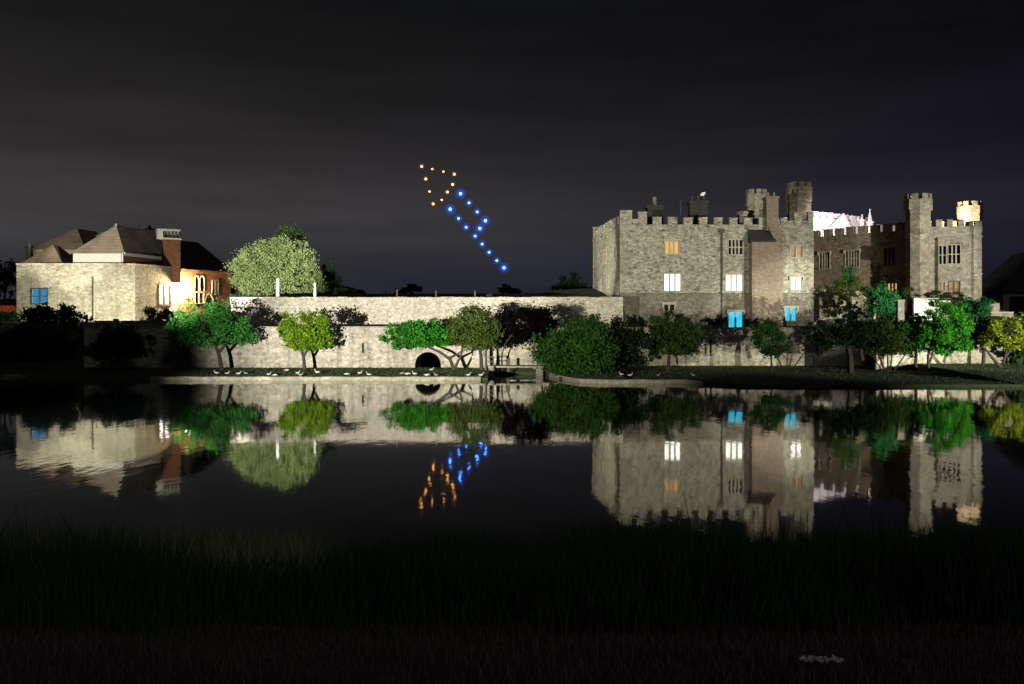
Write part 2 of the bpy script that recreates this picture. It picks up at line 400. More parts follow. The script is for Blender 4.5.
# ------------------------------------------------------------------ windows
def window(parent, W, r, lights=2, pane='glass', frame='trim', d=0, depth=.28, transom=None, surround=.09, hood=False, label=None, arch=None, name='window'):
    a, b, c_, t_ = r; mb = MB(); sw = surround; pr = d+.05
    if arch:
        path = [(a, c_)]+arch_path(arch, a, b, c_, t_)+[(b, c_)]
        m, zc = (a+b)/2, (c_+t_)/2
        for q0, q1 in zip(path[:-1], path[1:]):
            def outp(q):
                v = Vector((q[0]-m, q[1]-zc)); 
                return (q[0]+(sw if q[0] > m+1e-4 else -sw if q[0] < m-1e-4 else 0), q[1]+(sw if q[1] > c_+.01 else 0))
            o0, o1 = outp(q0), outp(q1)
            mb.hexa([W.p(q0[0],pr,q0[1]), W.p(q1[0],pr,q1[1]), W.p(q1[0],d-.1,q1[1]), W.p(q0[0],d-.1,q0[1]),
                     W.p(o0[0],pr,o0[1]), W.p(o1[0],pr,o1[1]), W.p(o1[0],d-.1,o1[1]), W.p(o0[0],d-.1,o0[1])])
    else:
        W.box(mb, a-sw, a, d-.1, pr, c_, t_); W.box(mb, b, b+sw, d-.1, pr, c_, t_)
        W.box(mb, a-sw, b+sw, d-.1, pr, t_, t_+sw); W.box(mb, a-sw, b+sw, d-.1, pr+.06, c_-sw, c_)
        if hood:
            W.box(mb, a-sw-.12, b+sw+.12, d-.05, pr+.12, t_+sw+.01, t_+sw+.13)
            W.box(mb, a-sw-.12, a-sw-.01, d-.05, pr+.12, t_-.25, t_+sw+.01); W.box(mb, b+sw+.01, b+sw+.12, d-.05, pr+.12, t_-.25, t_+sw+.01)
    mw = .15
    for k in range(1, lights):
        x = a+(b-a)*k/lights; W.box(mb, x-mw/2, x+mw/2, d-depth+.03, d-.03, c_+.001, t_-.001 if not arch else t_-.35)
    if transom: 
        z = c_+(t_-c_)*transom; W.box(mb, a+.001, b-.001, d-depth+.05, d-.04, z-.05, z+.05)
    o = mb.build(name, M[frame], parent)
    if label: o['label'] = label
    pb = MB()
    if arch:
        path = [(a-.001, c_)]+arch_path(arch, a, b, c_, t_)+[(b, c_)]
        pb.face([W.p(q[0], d-depth, q[1]) for q in path])
    else: pb.face([W.p(a-.02, d-depth, c_-.02), W.p(b+.02, d-depth, c_-.02), W.p(b+.02, d-depth, t_+.02), W.p(a-.02, d-depth, t_+.02)])
    ob = pb.build('pane', M[pane], None); ob.parent = o; ob.matrix_parent_inverse = Matrix.Translation(-Vector(parent.location))
    return r
def battlement(mb, W, a0, a1, zc, zm, merlon=.85, gap=.76, th=.45, d=0, start_gap=False):
    """parapet wall up to zc with merlons up to zm, with small copings"""
    a = a0+(gap if start_gap else 0)
    W.box(mb, a0, a1, d-th+.002, d-.012, zc-.3, zc-.002)
    z_top = zm
    while a < a1-.2:
        zm = z_top+random.uniform(-.06, .03)
        b = min(a+merlon+random.uniform(-.05, .05), a1); W.box(mb, a, b, d-th, d, zc, zm); W.box(mb, a-.04, b+.04, d-th-.04, d+.05, zm, zm+.09)
        a = b+gap
def octo_turret(c, r, z0, z1, parent, mat, name='turret', band=None, crown=1.5, over=.14, rot=None, merl=.55, string=()):
    mb = MB(); zc = z1-merl; rot = math.pi/8 if rot is None else rot
    mb.prism(c, r, z0, zc-crown, 8, rot=rot); mb.prism(c, r, zc-crown, zc-crown+.18, 8, r+over, rot=rot)
    mb.prism(c, r+over, zc-crown+.18, zc, 8, rot=rot)
    for zb in string: mb.prism(c, r+.08, zb, zb+.16, 8, rot=rot)
    for k in range(8):           # one merlon on each facet
        a = rot+2*math.pi*(k+.5)/8; ap = (r+over)*math.cos(math.pi/8); tx, ty = -math.sin(a), math.cos(a); hw = (r+over)*math.sin(math.pi/8)*.56
        p = [(c[0]+math.cos(a)*(ap-q)+tx*s_*hw, c[1]+math.sin(a)*(ap-q)+ty*s_*hw) for q, s_ in ((0, -1), (0, 1), (.25, 1), (.25, -1))]
        mb.hexa([(x, y, zc) for x, y in p]+[(x, y, z1) for x, y in p])
    return mb.build(name, M[mat], parent)
def chimney(parent, x0, x1, y0, y1, z0, z1, mat, pots=2, pot_h=.6, name='chimney', cap=.12, pot_mat='brick'):
    mb = MB(); mb.box(x0, x1, y0, y1, z0, z1-.3); mb.box(x0-cap, x1+cap, y0-cap, y1+cap, z1-.3, z1-.12); mb.box(x0-cap*.5, x1+cap*.5, y0-cap*.5, y1+cap*.5, z1-.12, z1)
    o = mb.build(name, M[mat], parent)
    for k in range(pots):
        pb = MB(); x = x0+(x1-x0)*(k+.5)/pots; r = min(.22, (x1-x0)/pots*.36)
        pb.prism((x, (y0+y1)/2), r*1.1, z1, z1+pot_h*.75, 10, r*.85); pb.prism((x, (y0+y1)/2), r*1.1, z1+pot_h*.75, z1+pot_h, 10, r*1.05)
        q = pb.build('chimney_pot', M[pot_mat], None); q.parent = o
        if parent is not None: q.matrix_parent_inverse = Matrix.Translation(-Vector(parent.location))
    return o

# ------------------------------------------------------------------ lower and upper walls
YL = 90.0
WL = Wall(PX(84, YL), YL, PX(612, YL), YL)
YLR = 98.5
WLR = Wall(PX(600, YLR), YLR, PX(876, YLR), YLR)
t = thing('moat_wall', (PX(480, YL), YL, .5), 'long stained stone retaining wall rising from the grass strip by the water, with drain arch', 'wall')
mb = MB(); zt = PZ(327.5, YL)
ra = WL.rect(415, 352, 441, 371)
slits = [WL.rect(362, 343, 364.2, 353)]
WL.sheet(mb, 0, WL.L, .1, zt, [('arch', *ra)]+[('slit', *s_) for s_ in slits], depth=.75)
mb.face([WL.p(0, 0, zt), WL.p(WL.L, 0, zt), WL.p(WL.L, -.42, zt), WL.p(0, -.42, zt)])
mb.face([WL.p(0, 0, .1), WL.p(0, 0, zt), WL.p(0, -.42, zt), WL.p(0, -.42, .1)]); mb.face([WL.p(WL.L, 0, .1), WL.p(WL.L, -.42, .1), WL.p(WL.L, -.42, zt), WL.p(WL.L, 0, zt)])
mb.build('wall', M['water_wall'], t)
mb = MB()
x = 0
while x < WL.L-.5:
    b = min(x+1.3+.3*random.random(), WL.L); WL.box(mb, x, b-.015, -.46, .07, zt+.003, zt+.10+.025*random.random()); x = b
mb.build('coping', M['kerb'], t)
mb = MB(); path = arch_path('arch', *ra, n=14); m_ = (ra[0]+ra[1])/2; zs = ra[3]-(ra[1]-ra[0])/2
for q0, q1 in zip(path[:-1], path[1:]):
    f = lambda q, k: WL.p(m_+(q[0]-m_)*k, .05, zs+(q[1]-zs)*k)
    g_ = lambda q, k: WL.p(m_+(q[0]-m_)*k, -.1, zs+(q[1]-zs)*k)
    mb.hexa([f(q0,1), f(q1,1), g_(q1,1), g_(q0,1), f(q0,1.22), f(q1,1.22), g_(q1,1.22), g_(q0,1.22)])
mb.build('arch_ring', M['ashlar'], t)
mb = MB()                                     # barrel of the drain behind the arch
full = [(ra[0], ra[2])]+path+[(ra[1], ra[2])]
for q0, q1 in zip(full[:-1], full[1:]): mb.face([WL.p(q0[0],-.75,q0[1]), WL.p(q1[0],-.75,q1[1]), WL.p(q1[0],-6,q1[1]), WL.p(q0[0],-6,q0[1])])
mb.build('drain_vault', M['plinth'], t)
for px in (472, 533):
    mb = MB(); a = WL.s_(px); WL.box(mb, a, a+.75, .0, .45, .1, zt-.9); mb.hexa([WL.p(a,.45,zt-.9), WL.p(a+.75,.45,zt-.9), WL.p(a+.75,0,zt-.9), WL.p(a,0,zt-.9), WL.p(a,.05,zt-.3), WL.p(a+.75,.05,zt-.3), WL.p(a+.75,0,zt-.3), WL.p(a,0,zt-.3)])
    mb.build('buttress', M['water_wall'], t)
t2_ = t
Wj = Wall(PX(612, YL), YL, PX(612, YL)-.3, YLR); mb = MB(); Wj.box(mb, .0, Wj.L, -.42, 0, .1, zt); mb.build('return_wall', M['water_wall'], t)
t = thing('moat_wall', (PX(740, YLR), YLR, .4), 'stained stone retaining wall directly under the castle block, with iron downpipes', 'wall')
mb = MB(); zt = PZ(328.3, YLR); WLR.sheet(mb, 0, WLR.L, .1, zt); WLR.box(mb, 0, WLR.L, -.42, -.005, zt-.6, zt)
Wj = Wall(WLR.p(WLR.L, 0, 0)[0], YLR, WLR.p(WLR.L, 0, 0)[0]+1.5, YLR-8.5); Wj.box(mb, 0, Wj.L, -.42, 0, .1, zt-1.2)
mb.build('wall', M['water_wall'], t)
mb = MB(); x = 0
while x < WLR.L-.5:
    b = min(x+1.3+.3*random.random(), WLR.L); WLR.box(mb, x, b-.015, -.46, .07, zt+.003, zt+.10+.025*random.random()); x = b
mb.build('coping', M['kerb'], t)
for px, y0, y1 in ((711, 341, 356), (817.5, 343, 356), (706, 346, 354)):
    mb = MB(); a = WLR.s_(px); mb.tube([WLR.p(a, .09, PZ(y1, YLR)), WLR.p(a, .09, PZ(y0, YLR))], [.07, .07], 8); WLR.box(mb, a-.12, a+.12, .0, .2, PZ(y0, YLR), PZ(y0, YLR)+.2)
    mb.build('drainpipe', M['iron'], t)

YU = 98.4
WU = Wall(PX(230, YU), YU, PX(623, YU), YU)
t = thing('curtain_wall', (PX(430, YU), YU, 4.1), 'long pale floodlit curtain wall on the terrace, running up to the castle corner', 'wall')
mb = MB(); zt = PZ(298, YU); WU.sheet(mb, 0, WU.L, 3.9, zt); WU.box(mb, 0, WU.L, -.7, -.005, zt-.7, zt)
Wr = Wall(PX(231, 130.6), 130.6, PX(230, YU), YU); Wr.box(mb, 0, Wr.L, -.7, 0, 4.5, zt)
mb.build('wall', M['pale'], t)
mb = MB(); x = 0
while x < WU.L-.6:
    b = min(x+.9+.5*random.random(), WU.L); WU.box(mb, x, b-.012, -.74, .06, zt+.003, zt+.07+.05*random.random()); x = b
mb.build('coping', M['pale'], t)

# right hand continuation of the waterside wall, lower
W2 = Wall(PX(876, 89.7), 89.7, PX(1009, 89.7), 89.7)
t = thing('garden_wall', (PX(940, 90.3), 90.3, .8), 'low rough stone wall under the trees at the right end of the waterside', 'wall')
mb = MB(); pts = []; n = 34
for k in range(n+1):
    a = W2.L*k/n; h = 2.75+.12*math.sin(k*.9)+.25*max(0, math.sin(k*.28-1.2))
    pts.append((a, h))
for (a, h), (b, k) in zip(pts[:-1], pts[1:]):
    mb.hexa([W2.p(a,0,.3), W2.p(b,0,.3), W2.p(b,-.5,.3), W2.p(a,-.5,.3), W2.p(a,0,h), W2.p(b,0,k), W2.p(b,-.5,k), W2.p(a,-.5,h)])
mb.build('wall', M['water_wall'], t)

# ------------------------------------------------------------------ main castle block
Y0 = 104.0
c0 = Vector((PX(620, Y0), Y0, 4.1))
K = thing('castle_keep', (c0.x+10, Y0, 4.1), 'grey rubble castle block with battlements and lit windows above the waterside wall', 'castle')
WF = Wall(c0.x, Y0, PX(813.5, Y0), Y0)
WS = Wall(PX(593, 121.6), 121.6, c0.x, Y0)
Zc, Zm = PZ(224.5, Y0), PZ(218, Y0)
w_amber = WF.rect(665.5, 241, 678.5, 253.5); w_white = WF.rect(664.5, 274, 680.5, 290.5); w_low = WF.rect(664, 304.5, 674, 310.5)
w_dark = WF.rect(728.5, 240, 742.5, 254.5); w_lit2 = WF.rect(726, 275, 742.5, 290.5); w_door = WF.rect(728.5, 312, 742.5, 327.5)
w_r1 = WF.rect(790.5, 246, 802.5, 257.5); w_r2 = WF.rect(791, 278, 801.5, 289.5); w_r3 = WF.rect(785, 308, 796, 320.5)
mb = MB()
ops = [('w', *q) for q in (w_amber, w_white, w_low, w_dark, w_lit2, w_door, w_r1, w_r2, w_r3)]
WF.sheet(mb, 0, WF.L, PZ(294, Y0), Zc, [o for o in ops if o[3] > PZ(294, Y0)])
Zl = PZ(294, Y0)
sops = [('w', *WS.rect(603.5, 251, 606.2, 263)), ('w', *WS.rect(614.3, 246, 616.2, 258)), ('w', *WS.rect(599, 281, 601.2, 290)), ('w', *WS.rect(606.8, 277, 609.2, 288)), ('w', *WS.rect(616.3, 283, 618.8, 297))]
WS.sheet(mb, 0, WS.L, 4.0, Zc+.1, sops)
WB = Wall(WF.p(WF.L, 0, 0)[0], Y0, WF.p(WF.L, 0, 0)[0]+1.2, 121.6)
WB.sheet(mb, 0, WB.L, 4.0, Zc)
mb.face([(WS.o.x, 121.6, 4), (WS.o.x, 121.6, Zc), (WB.p(WB.L,0,0)[0], 121.6, Zc), (WB.p(WB.L,0,0)[0], 121.6, 4)])
mb.build('wall', M['rag'], K)
mb = MB(); WF.sheet(mb, 0, WF.L, 4.0, Zl, [o for o in ops if o[3] < Zl], d=.10)
mb.face([WF.p(0,.10,Zl), WF.p(WF.L,.10,Zl), WF.p(WF.L,0,Zl+.12), WF.p(0,0,Zl+.12)])
mb.face([WF.p(0,.10,4), WF.p(0,.10,Zl), WF.p(0,0,Zl+.12), WF.p(0,0,4)]); mb.face([WF.p(WF.L,.10,4), WF.p(WF.L,0,4), WF.p(WF.L,0,Zl+.12), WF.p(WF.L,.10,Zl)])
mb.build('plinth', M['plinth'], K)
mb = MB(); mb.face([(WS.o.x+.2, 121.4, Zc-1), (c0.x+.2, Y0+.2, Zc-1), (WB.o.x-.2, Y0+.2, Zc-1), (WB.o.x+1, 121.4, Zc-1)])
mb.build('roof', M['lead'], K)
# battlements: raised corner, long run, stepped right end
mb = MB(); s6 = lambda p: WF.s_(p)
WF.box(mb, 0.002, WF.L-.002, -.48, .012, Zc-.3, Zc-.003)
zr = PZ(212, Y0); WF.box(mb, 0, s6(647), -.5, .03, Zc, PZ(219, Y0))
for a, b, z in ((619.9, 632, 211), (638, 647, 212.5)): WF.box(mb, max(s6(a), 0), s6(b), -.5, .03, PZ(219, Y0), PZ(z, Y0)); WF.box(mb, max(s6(a), 0)-.04, s6(b)+.04, -.55, .08, PZ(z, Y0), PZ(z, Y0)+.08)
for a, b in ((653, 661.5), (668, 677.3), (683.6, 692.4), (699, 707.3), (714.2, 722.3), (729.6, 737.3), (744, 752.4), (759, 767)):
    zq_ = Zm+random.uniform(-.07, .04); WF.box(mb, s6(a), s6(b), -.5, .03, Zc+.01, zq_); WF.box(mb, s6(a)-.05, s6(b)+.05, -.55, .09, zq_, zq_+.09)
for a, b, z in ((780.5, 787.3, 219), (794, 801.3, 213.5), (808, 813.5, 212.5)):
    WF.box(mb, s6(a), s6(b), -.5, .03, Zc+.01, PZ(z, Y0)); WF.box(mb, s6(a)-.05, s6(b)+.05, -.55, .09, PZ(z, Y0), PZ(z, Y0)+.09)
WF.box(mb, s6(787.3), s6(808), -.5, -.02, Zc+.005, PZ(220.5, Y0)); 
WF.box(mb, 0, WF.L+.0, -.1, .09, Zc-.28, Zc-.12)                 # string course under the parapet
battlement(mb, WS, .0, WS.L-.55, Zc+.1, Zm+.25, .95, .75, .45, .02)
WS.box(mb, 0, WS.L-.06, -.1, .09, Zc-.28, Zc-.12)
battlement(mb, WB, .6, WB.L, Zc+.01, Zm, .85, .76)
mb.build('battlement', M['rag'], K)
cor = MB(); cor.prism((WS.o.x+.5, 121.4), .55, 4, Zm+.55, 8); cor.prism((WS.o.x+.5, 121.4), .63, Zm+.55, Zm+.7, 8); cor.build('corner_turret', M['ashlar'], K)
for side_ in (0, 1):
    qu = MB(); z = Zl+.2; k = 0
    while z < Zc-.5:
        wq = .55 if k % 2 else .34; WF.box(qu, *((-.015, wq) if side_ == 0 else (WF.L-wq, WF.L+.015)), -.2, .022, z, z+.395); z += .40; k += 1
    qu.build('quoins', M['ashlar'], K)
window(K, WF, w_amber, 3, 'lit_amber', hood=True, label='amber lit window at upper left'); window(K, WF, w_white, 3, 'lit_white', label='white lit window at lower left')
window(K, WF, w_low, 2, 'glass', d=.10, hood=True)
window(K, WF, w_dark, 4, 'glass', transom=.5); window(K, WF, w_lit2, 3, 'lit_white', label='white lit window near the drainpipe')
window(K, WF, w_r1, 2, 'lit_dim', label='dim amber window high at the right'); window(K, WF, w_r2, 2, 'lit_white', hood=True, label='small white lit window at the right')
window(K, WF, w_r3, 2, 'lit_cyan', d=.10, hood=True, label='cyan lit window at lower right')
window(K, WF, w_door, 2, 'lit_cyan', d=.10, hood=True, label='cyan lit double door', name='door')
for q, pm, in zip(sops, ('lit_dim', 'glass', 'lit_dim', 'lit_dim', 'lit_dim')): window(K, WS, q[1:], 1, pm, surround=.16)
# chimney breast with its lean-to slate shoulder and stack
D = 1.25; a, b = WF.s_(752, D), WF.s_(783, D); zb = WF.z_(a, 241.5, D)
mb = MB(); WF.box(mb, a, b, .0, D, 4.05, zb); 
mb.build('chimney_breast', M['brick'], K)
mb = MB(); zt2 = zb+1.35
mb.hexa([WF.p(a-.15,D+.15,zb-.05), WF.p(b-.75,D+.15,zb-.05), WF.p(b-.75,0.02,zb-.05), WF.p(a-.15,0.02,zb-.05), WF.p(a-.15,D+.15,zb+.08), WF.p(b-.75,D+.15,zb+.08), WF.p(b-.75,0.02,zt2), WF.p(a-.15,0.02,zt2)])
mb.build('lean_to_roof', M['slate'], K)
mb = MB(); sa, sb = WF.s_(766.5, .6), WF.s_(778.5, .6); ztp = WF.z_(sa, 196, .6)
mb.hexa([WF.p(b-.75,D-.02,zb), WF.p(b,D-.02,zb), WF.p(b,.02,zb), WF.p(b-.75,.02,zb), WF.p(sa,.65,zb+1.9), WF.p(sb,.65,zb+1.9), WF.p(sb,.02,zb+1.9), WF.p(sa,.02,zb+1.9)])
WF.box(mb, sa, sb, -.8, .65, zb+1.2, ztp-.25); WF.box(mb, sa-.1, sb+.1, -.9, .75, ztp-.25, ztp-.08); WF.box(mb, sa-.02, sb+.02, -.82, .67, ztp-.08, ztp)
st = mb.build('chimney_stack', M['brick'], K)
for q in (.35, .95):
    pb = MB(); p_ = WF.p(sa+q, -.1, 0); pb.prism(p_[:2], .15, ztp, ztp+.45, 8, .11)
    o = pb.build('chimney_pot', M['brick'], None); o.parent = st; o.matrix_parent_inverse = Matrix.Translation(-Vector(K.location))
mb = MB(); a = WF.s_(721.5); mb.tube([WF.p(a,.14,4.3), WF.p(a,.14,PZ(233, Y0))], [.08, .08], 8); WF.box(mb, a-.22, a+.22, .02, .34, PZ(233, Y0), PZ(229.5, Y0))
for zz in (6, 8.5, 11): WF.box(mb, a-.13, a+.13, .0, .2, zz, zz+.08)
mb.build('drainpipe', M['iron'], K)
# roof-top turrets and chimneys
octo_turret((PX(756.5, 113), 113), 1.13, 13.5, PZ(190, 113), K, 'ashlar', crown=1.3, over=.1, string=(PZ(206, 113),))
octo_turret((PX(799, 114), 114), 1.33, 13.5, PZ(183, 114), K, 'ashlar', crown=1.7, over=.12, string=(PZ(205.5, 114),))
chimney(K, PX(647.5, 110), PX(663.5, 110), 110, 111.4, 13.5, PZ(205, 110), 'slate', 1, .95, pot_mat='plinth')
chimney(K, PX(690, 112), PX(708, 112), 112, 113.4, 13.5, PZ(200.5, 112), 'slate', 3, .55, pot_mat='iron')
chimney(K, PX(739.5, 110), PX(747.5, 110), 110, 111, 13.5, PZ(211, 110), 'ashlar', 0)
mb = MB(); p0 = P(680.5, 224, 111); p1 = P(680.5, 202, 111); mb.tube([p0, p1], [.07, .05], 6); mb.tube([p1, p1+Vector((0, 0, .1))], [.25, .2], 8); mb.build('vent_pipe', M['timber'], K)
mb = MB(); p0 = P(703, 199, 112.8); p1 = P(703, 193, 112.8); mb.tube([p0, p1], [.04, .03], 6); mb.hexa([p1+Vector(q) for q in ((-.35,-.02,-.28),(.1,-.02,-.3),(.1,.02,-.3),(-.35,.02,-.28),(-.1,-.02,.05),(.3,-.02,.12),(.3,.02,.12),(-.1,.02,.05))]); mb.build('weathervane', M['white'], K)

# ------------------------------------------------------------------ right hand wing
ax, ay, bx_, by_ = PX(810, 125), 125, PX(908, 115), 115
G = thing('castle_wing', ((ax+bx_)/2+4, 118, 7.2), 'brown stone castle wing with corner towers and battlements at the right', 'castle')
W1 = Wall(ax, ay, bx_, by_)
zm1, zc1 = 16.15, 15.35
o1 = W1.rect(819.5, 253, 829.5, 268.5); o2 = W1.rect(845.5, 251, 859, 267); o3 = W1.rect(884, 248, 895, 266); o4 = W1.rect(887, 283.5, 897, 291.5)
mb = MB(); W1.sheet(mb, 0, W1.L, 5.0, zc1, [('w', *q) for q in (o1, o2, o3, o4)])
TC = (PX(918, 113.6), 113.6)
WFc = Wall(PX(927, 113.4), 113.4, PX(972, 112.6), 112.6)
zc2 = PZ(226.5, 113); zm2 = PZ(220, 113)
mb.build('wall', M['brownstone'], G)
f3 = WFc.rect(932, 281, 935, 291)
mb = MB(); WFc.sheet(mb, 0, WFc.L, 6.8, zc2)
Wend = Wall(PX(972, 112.6), 112.6, PX(972, 112.6)+6.8, 128); Wend.sheet(mb, 0, Wend.L, 6.8, zc2)
mb.build('end_wall', M['ashlar'], G)
mb = MB(); mb.face([W1.p(.2,-.3,zc1-1.3), W1.p(W1.L,-.3,zc1-1.3), (PX(972,112.6), 113, zc1-1.3), (PX(972,112.6)+6.7, 128, zc1-1.3), (ax+6, 134, zc1-1.3)]); mb.build('roof', M['lead'], G)
mb = MB()
battlement(mb, W1, W1.s_(819.5), W1.L-.6, zc1, zm1, 1.0, .58, .5, .03, True); W1.box(mb, 0, W1.s_(818.5), -.5, .03, zc1+.003, zm1)
W1.box(mb, 0, W1.L-.4, -.2, .1, zc1-1.35, zc1-1.2); W1.box(mb, 0, W1.L-.4, -.2, .08, PZ(276, 119)-.08, PZ(276, 119)+.06)
mb.build('battlement', M['brownstone'], G)
mb = MB(); battlement(mb, WFc, WFc.s_(931), WFc.s_(966), zc2, zm2, .62, .55, .45, .03, True)
mb.build('end_battlement', M['ashlar'], G)
mb = MB(); WFc.box(mb, .3, WFc.L-.3, -.2, .1, PZ(237, 113)-.07, PZ(237, 113)+.07); mb.build('string_course', M['ashlar'], G)
mb = MB(); WFc.box(mb, .3, WFc.L+.02, -.2, .1, PZ(274.5, 113)-.07, PZ(274.5, 113)+.07); mb.build('string_course', M['ashlar'], G)
window(G, W1, o1, 4, 'glass', transom=.55, hood=True); window(G, W1, o2, 5, 'glass', transom=.55, hood=True); window(G, W1, o3, 3, 'glass', frame='brownstone'); window(G, W1, o4, 3, 'lit_amber', frame='oak', label='amber lit low window in the shaded bay')
# polygonal bay on the end wall
db = .4; p_ = [(WFc.s_(934.5), 0), (WFc.s_(938, db), db), (WFc.s_(961, db), db), (WFc.s_(965.5), 0)]
mb = MB(); zb0, zb1 = 6.8, PZ(238.5, 113)
wa = Wall(*WFc.p(*p_[0], 0)[:2], *WFc.p(*p_[1], 0)[:2]); wb = Wall(*WFc.p(*p_[1], 0)[:2], *WFc.p(*p_[2], 0)[:2]); wc = Wall(*WFc.p(*p_[2], 0)[:2], *WFc.p(*p_[3], 0)[:2])
q1 = wb.rect(939.2, 246, 946, 264); q2 = wb.rect(948.2, 245, 960.2, 263.5); q3 = wb.rect(939.2, 282, 945, 291); q4 = wb.rect(949, 281.5, 959.5, 300)
wa.sheet(mb, 0, wa.L, zb0, zb1); wb.sheet(mb, 0, wb.L, zb0, zb1, [('w', *q) for q in (q1, q2, q3, q4)]); wc.sheet(mb, 0, wc.L, zb0, zb1)
mb.face([(*WFc.p(*q, 0)[:2], zb1) for q in p_])
for zz in (zb1-.1, PZ(272, 113), PZ(276.5, 113)): wb.box(mb, -.05, wb.L+.05, -.02, .08, zz, zz+.12)
mb.build('bay', M['ashlar'], G)
window(G, wb, q1, 2, 'glass', transom=.5, surround=.08); window(G, wb, q2, 3, 'glass', transom=.5, surround=.08); window(G, wb, q3, 2, 'lit_dim', surround=.08, label='dim lit window low in the bay'); window(G, wb, q4, 2, 'lit_dim', transom=.6, frame='oak', surround=.1, label='warm lit garden door', name='door')
# big octagonal tower, corner buttress turret, floodlit rear turret
rT = 1.36
o = octo_turret(TC, rT, 5.5, PZ(194.5, 113.6), G, 'ashlar', 'tower', crown=1.35, over=.2, rot=math.pi/8+.15, merl=.6, string=(PZ(234, 113.6), PZ(272, 113.6)))
mb = MB(); ang = math.pi/8+.15-math.pi/2
for px, y0, y1 in ((911.3, 247.5, 261), ):
    c3 = P(px, 254, 112.45); mb.box(c3.x-.13, c3.x+.13, c3.y-.03, c3.y+.3, PZ(y1, 112.4), PZ(y0, 112.4))
mb.build('arrow_slit', M['iron'], G)
octo_turret((PX(973.5, 113.2), 113.2), .86, 5.5, PZ(221.5, 113.2), G, 'ashlar', 'corner_turret', crown=.7, over=.06, string=(PZ(237, 113), PZ(274.5, 113)))
LT = (PX(970, 121), 121)
octo_turret(LT, 1.42, 13.2, PZ(202, 121), G, 'ashlar', 'rear_turret', crown=1.0, over=.06)
mb = MB(); Wp = Wall(PX(898, 124), 124, PX(960, 122.5), 122.5); Wp.box(mb, 0, Wp.L, -.4, 0, 13.5, 16.5); battlement(mb, Wp, 0, Wp.L, 16.5, 17.1, .8, .7); mb.build('rear_parapet', M['ashlar'], G)

# floodlit battlemented hall behind
va, vb = (PX(805, 139), 139), (PX(872, 149.5), 149.5)
H = thing('castle_hall', ((va[0]+vb[0])/2, 146, 9), 'brilliantly floodlit white battlemented hall rising behind the brown wing', 'castle')
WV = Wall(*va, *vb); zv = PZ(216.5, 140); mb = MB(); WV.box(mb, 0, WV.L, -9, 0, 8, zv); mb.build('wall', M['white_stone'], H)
mb = MB(); battlement(mb, WV, .3, WV.L, zv+.003, zv+.75, 1.05, .8, .5, .03); mb.build('battlement', M['white_stone'], H)
mb = MB(); a = WV.s_(831); b = WV.s_(846); m_ = (a+b)/2+.6
zq = WV.z_(m_, 213.5); zl = WV.z_(m_, 229)
mb.hexa([WV.p(a-1,.05,zl), WV.p(b+1.2,.05,zl), WV.p(b+1.2,.45,zl), WV.p(a-1,.45,zl), WV.p(m_-.05,.05,zq), WV.p(m_+.05,.05,zq), WV.p(m_+.05,.45,zq), WV.p(m_-.05,.45,zq)])
mb.build('gable', M['render'], H)
for px, y0, y1, r_ in ((870, 209, 228, .5), (862, 214.5, 226, .35)):
    mb = MB(); Yp = 146; c3 = (PX(px, Yp), Yp); mb.prism(c3, r_, 12, PZ(y1-5, Yp), 8); mb.prism(c3, r_*1.25, PZ(y1-5, Yp), PZ(y1-6.5, Yp), 8); mb.prism(c3, r_*.8, PZ(y1-6.5, Yp), PZ(y0+1, Yp), 8, .05); mb.prism(c3, .12, PZ(y0+1.5, Yp), PZ(y0, Yp), 6)
    mb.build('pinnacle', M['white_stone'], H)
Wv2 = Wall(PX(869, 149), 149, PX(908, 153), 153); mb = MB(); Wv2.box(mb, 0, Wv2.L, -1, 0, 10, PZ(225, 151)); mb.build('low_wall', M['white_stone'], H)

# ------------------------------------------------------------------ garden walls on the right
YR = 106
t = thing('terrace_wall', (PX(840, YR), YR, 4.2), 'curving weathered retaining wall between the castle block and the garden shrubs', 'wall')
mb = MB(); prof = [(813.5, 289, 106), (830, 288.5, 105.6), (845, 288.5, 105), (856, 290, 104.2), (860, 292, 103.9), (864, 296, 103.5), (868, 298.5, 103.2), (873, 299.5, 102.8)]
for (p0, y0, Ya), (p1, y1, Yb) in zip(prof[:-1], prof[1:]):
    A, B = P(p0, y0, Ya), P(p1, y1, Yb)
    mb.hexa([(A.x,A.y,3.4), (B.x,B.y,3.4), (B.x,B.y+.6,3.4), (A.x,A.y+.6,3.4), (A.x,A.y,A.z), (B.x,B.y,B.z), (B.x,B.y+.6,B.z), (A.x,A.y+.6,A.z)])
mb.build('wall', M['block'], t)
mb = MB(); A = P(874, 300, 102.5); mb.box(A.x-.05, A.x+.65, A.y-.1, A.y+.7, 3.4, A.z+.1); mb.prism((A.x+.3, A.y+.3), .55, A.z+.1, A.z+.45, 4, .1, rot=math.pi/4); mb.build('end_pier', M['ashlar'], t)
t = thing('stair_balustrade', (PX(828, 100), 100, 4.2), 'low curved pale coping sweeping down beside the castle base', 'balustrade')
mb = MB(); pts = [P(*q) for q in ((812, 324.5, 100), (814.5, 322.6, 100), (817, 320.6, 100), (820.5, 319, 100.2), (825, 318, 100.4), (832, 317.6, 100.7), (840, 317.4, 101), (848, 317.5, 101.3))]
for A, B in zip(pts[:-1], pts[1:]): mb.hexa([A+Vector((0,-.18,-.13)), B+Vector((0,-.18,-.13)), B+Vector((0,.18,-.13)), A+Vector((0,.18,-.13)), A+Vector((0,-.18,.05)), B+Vector((0,-.18,.05)), B+Vector((0,.18,.05)), A+Vector((0,.18,.05))])
mb.build('coping', M['trim'], t)
mb = MB()
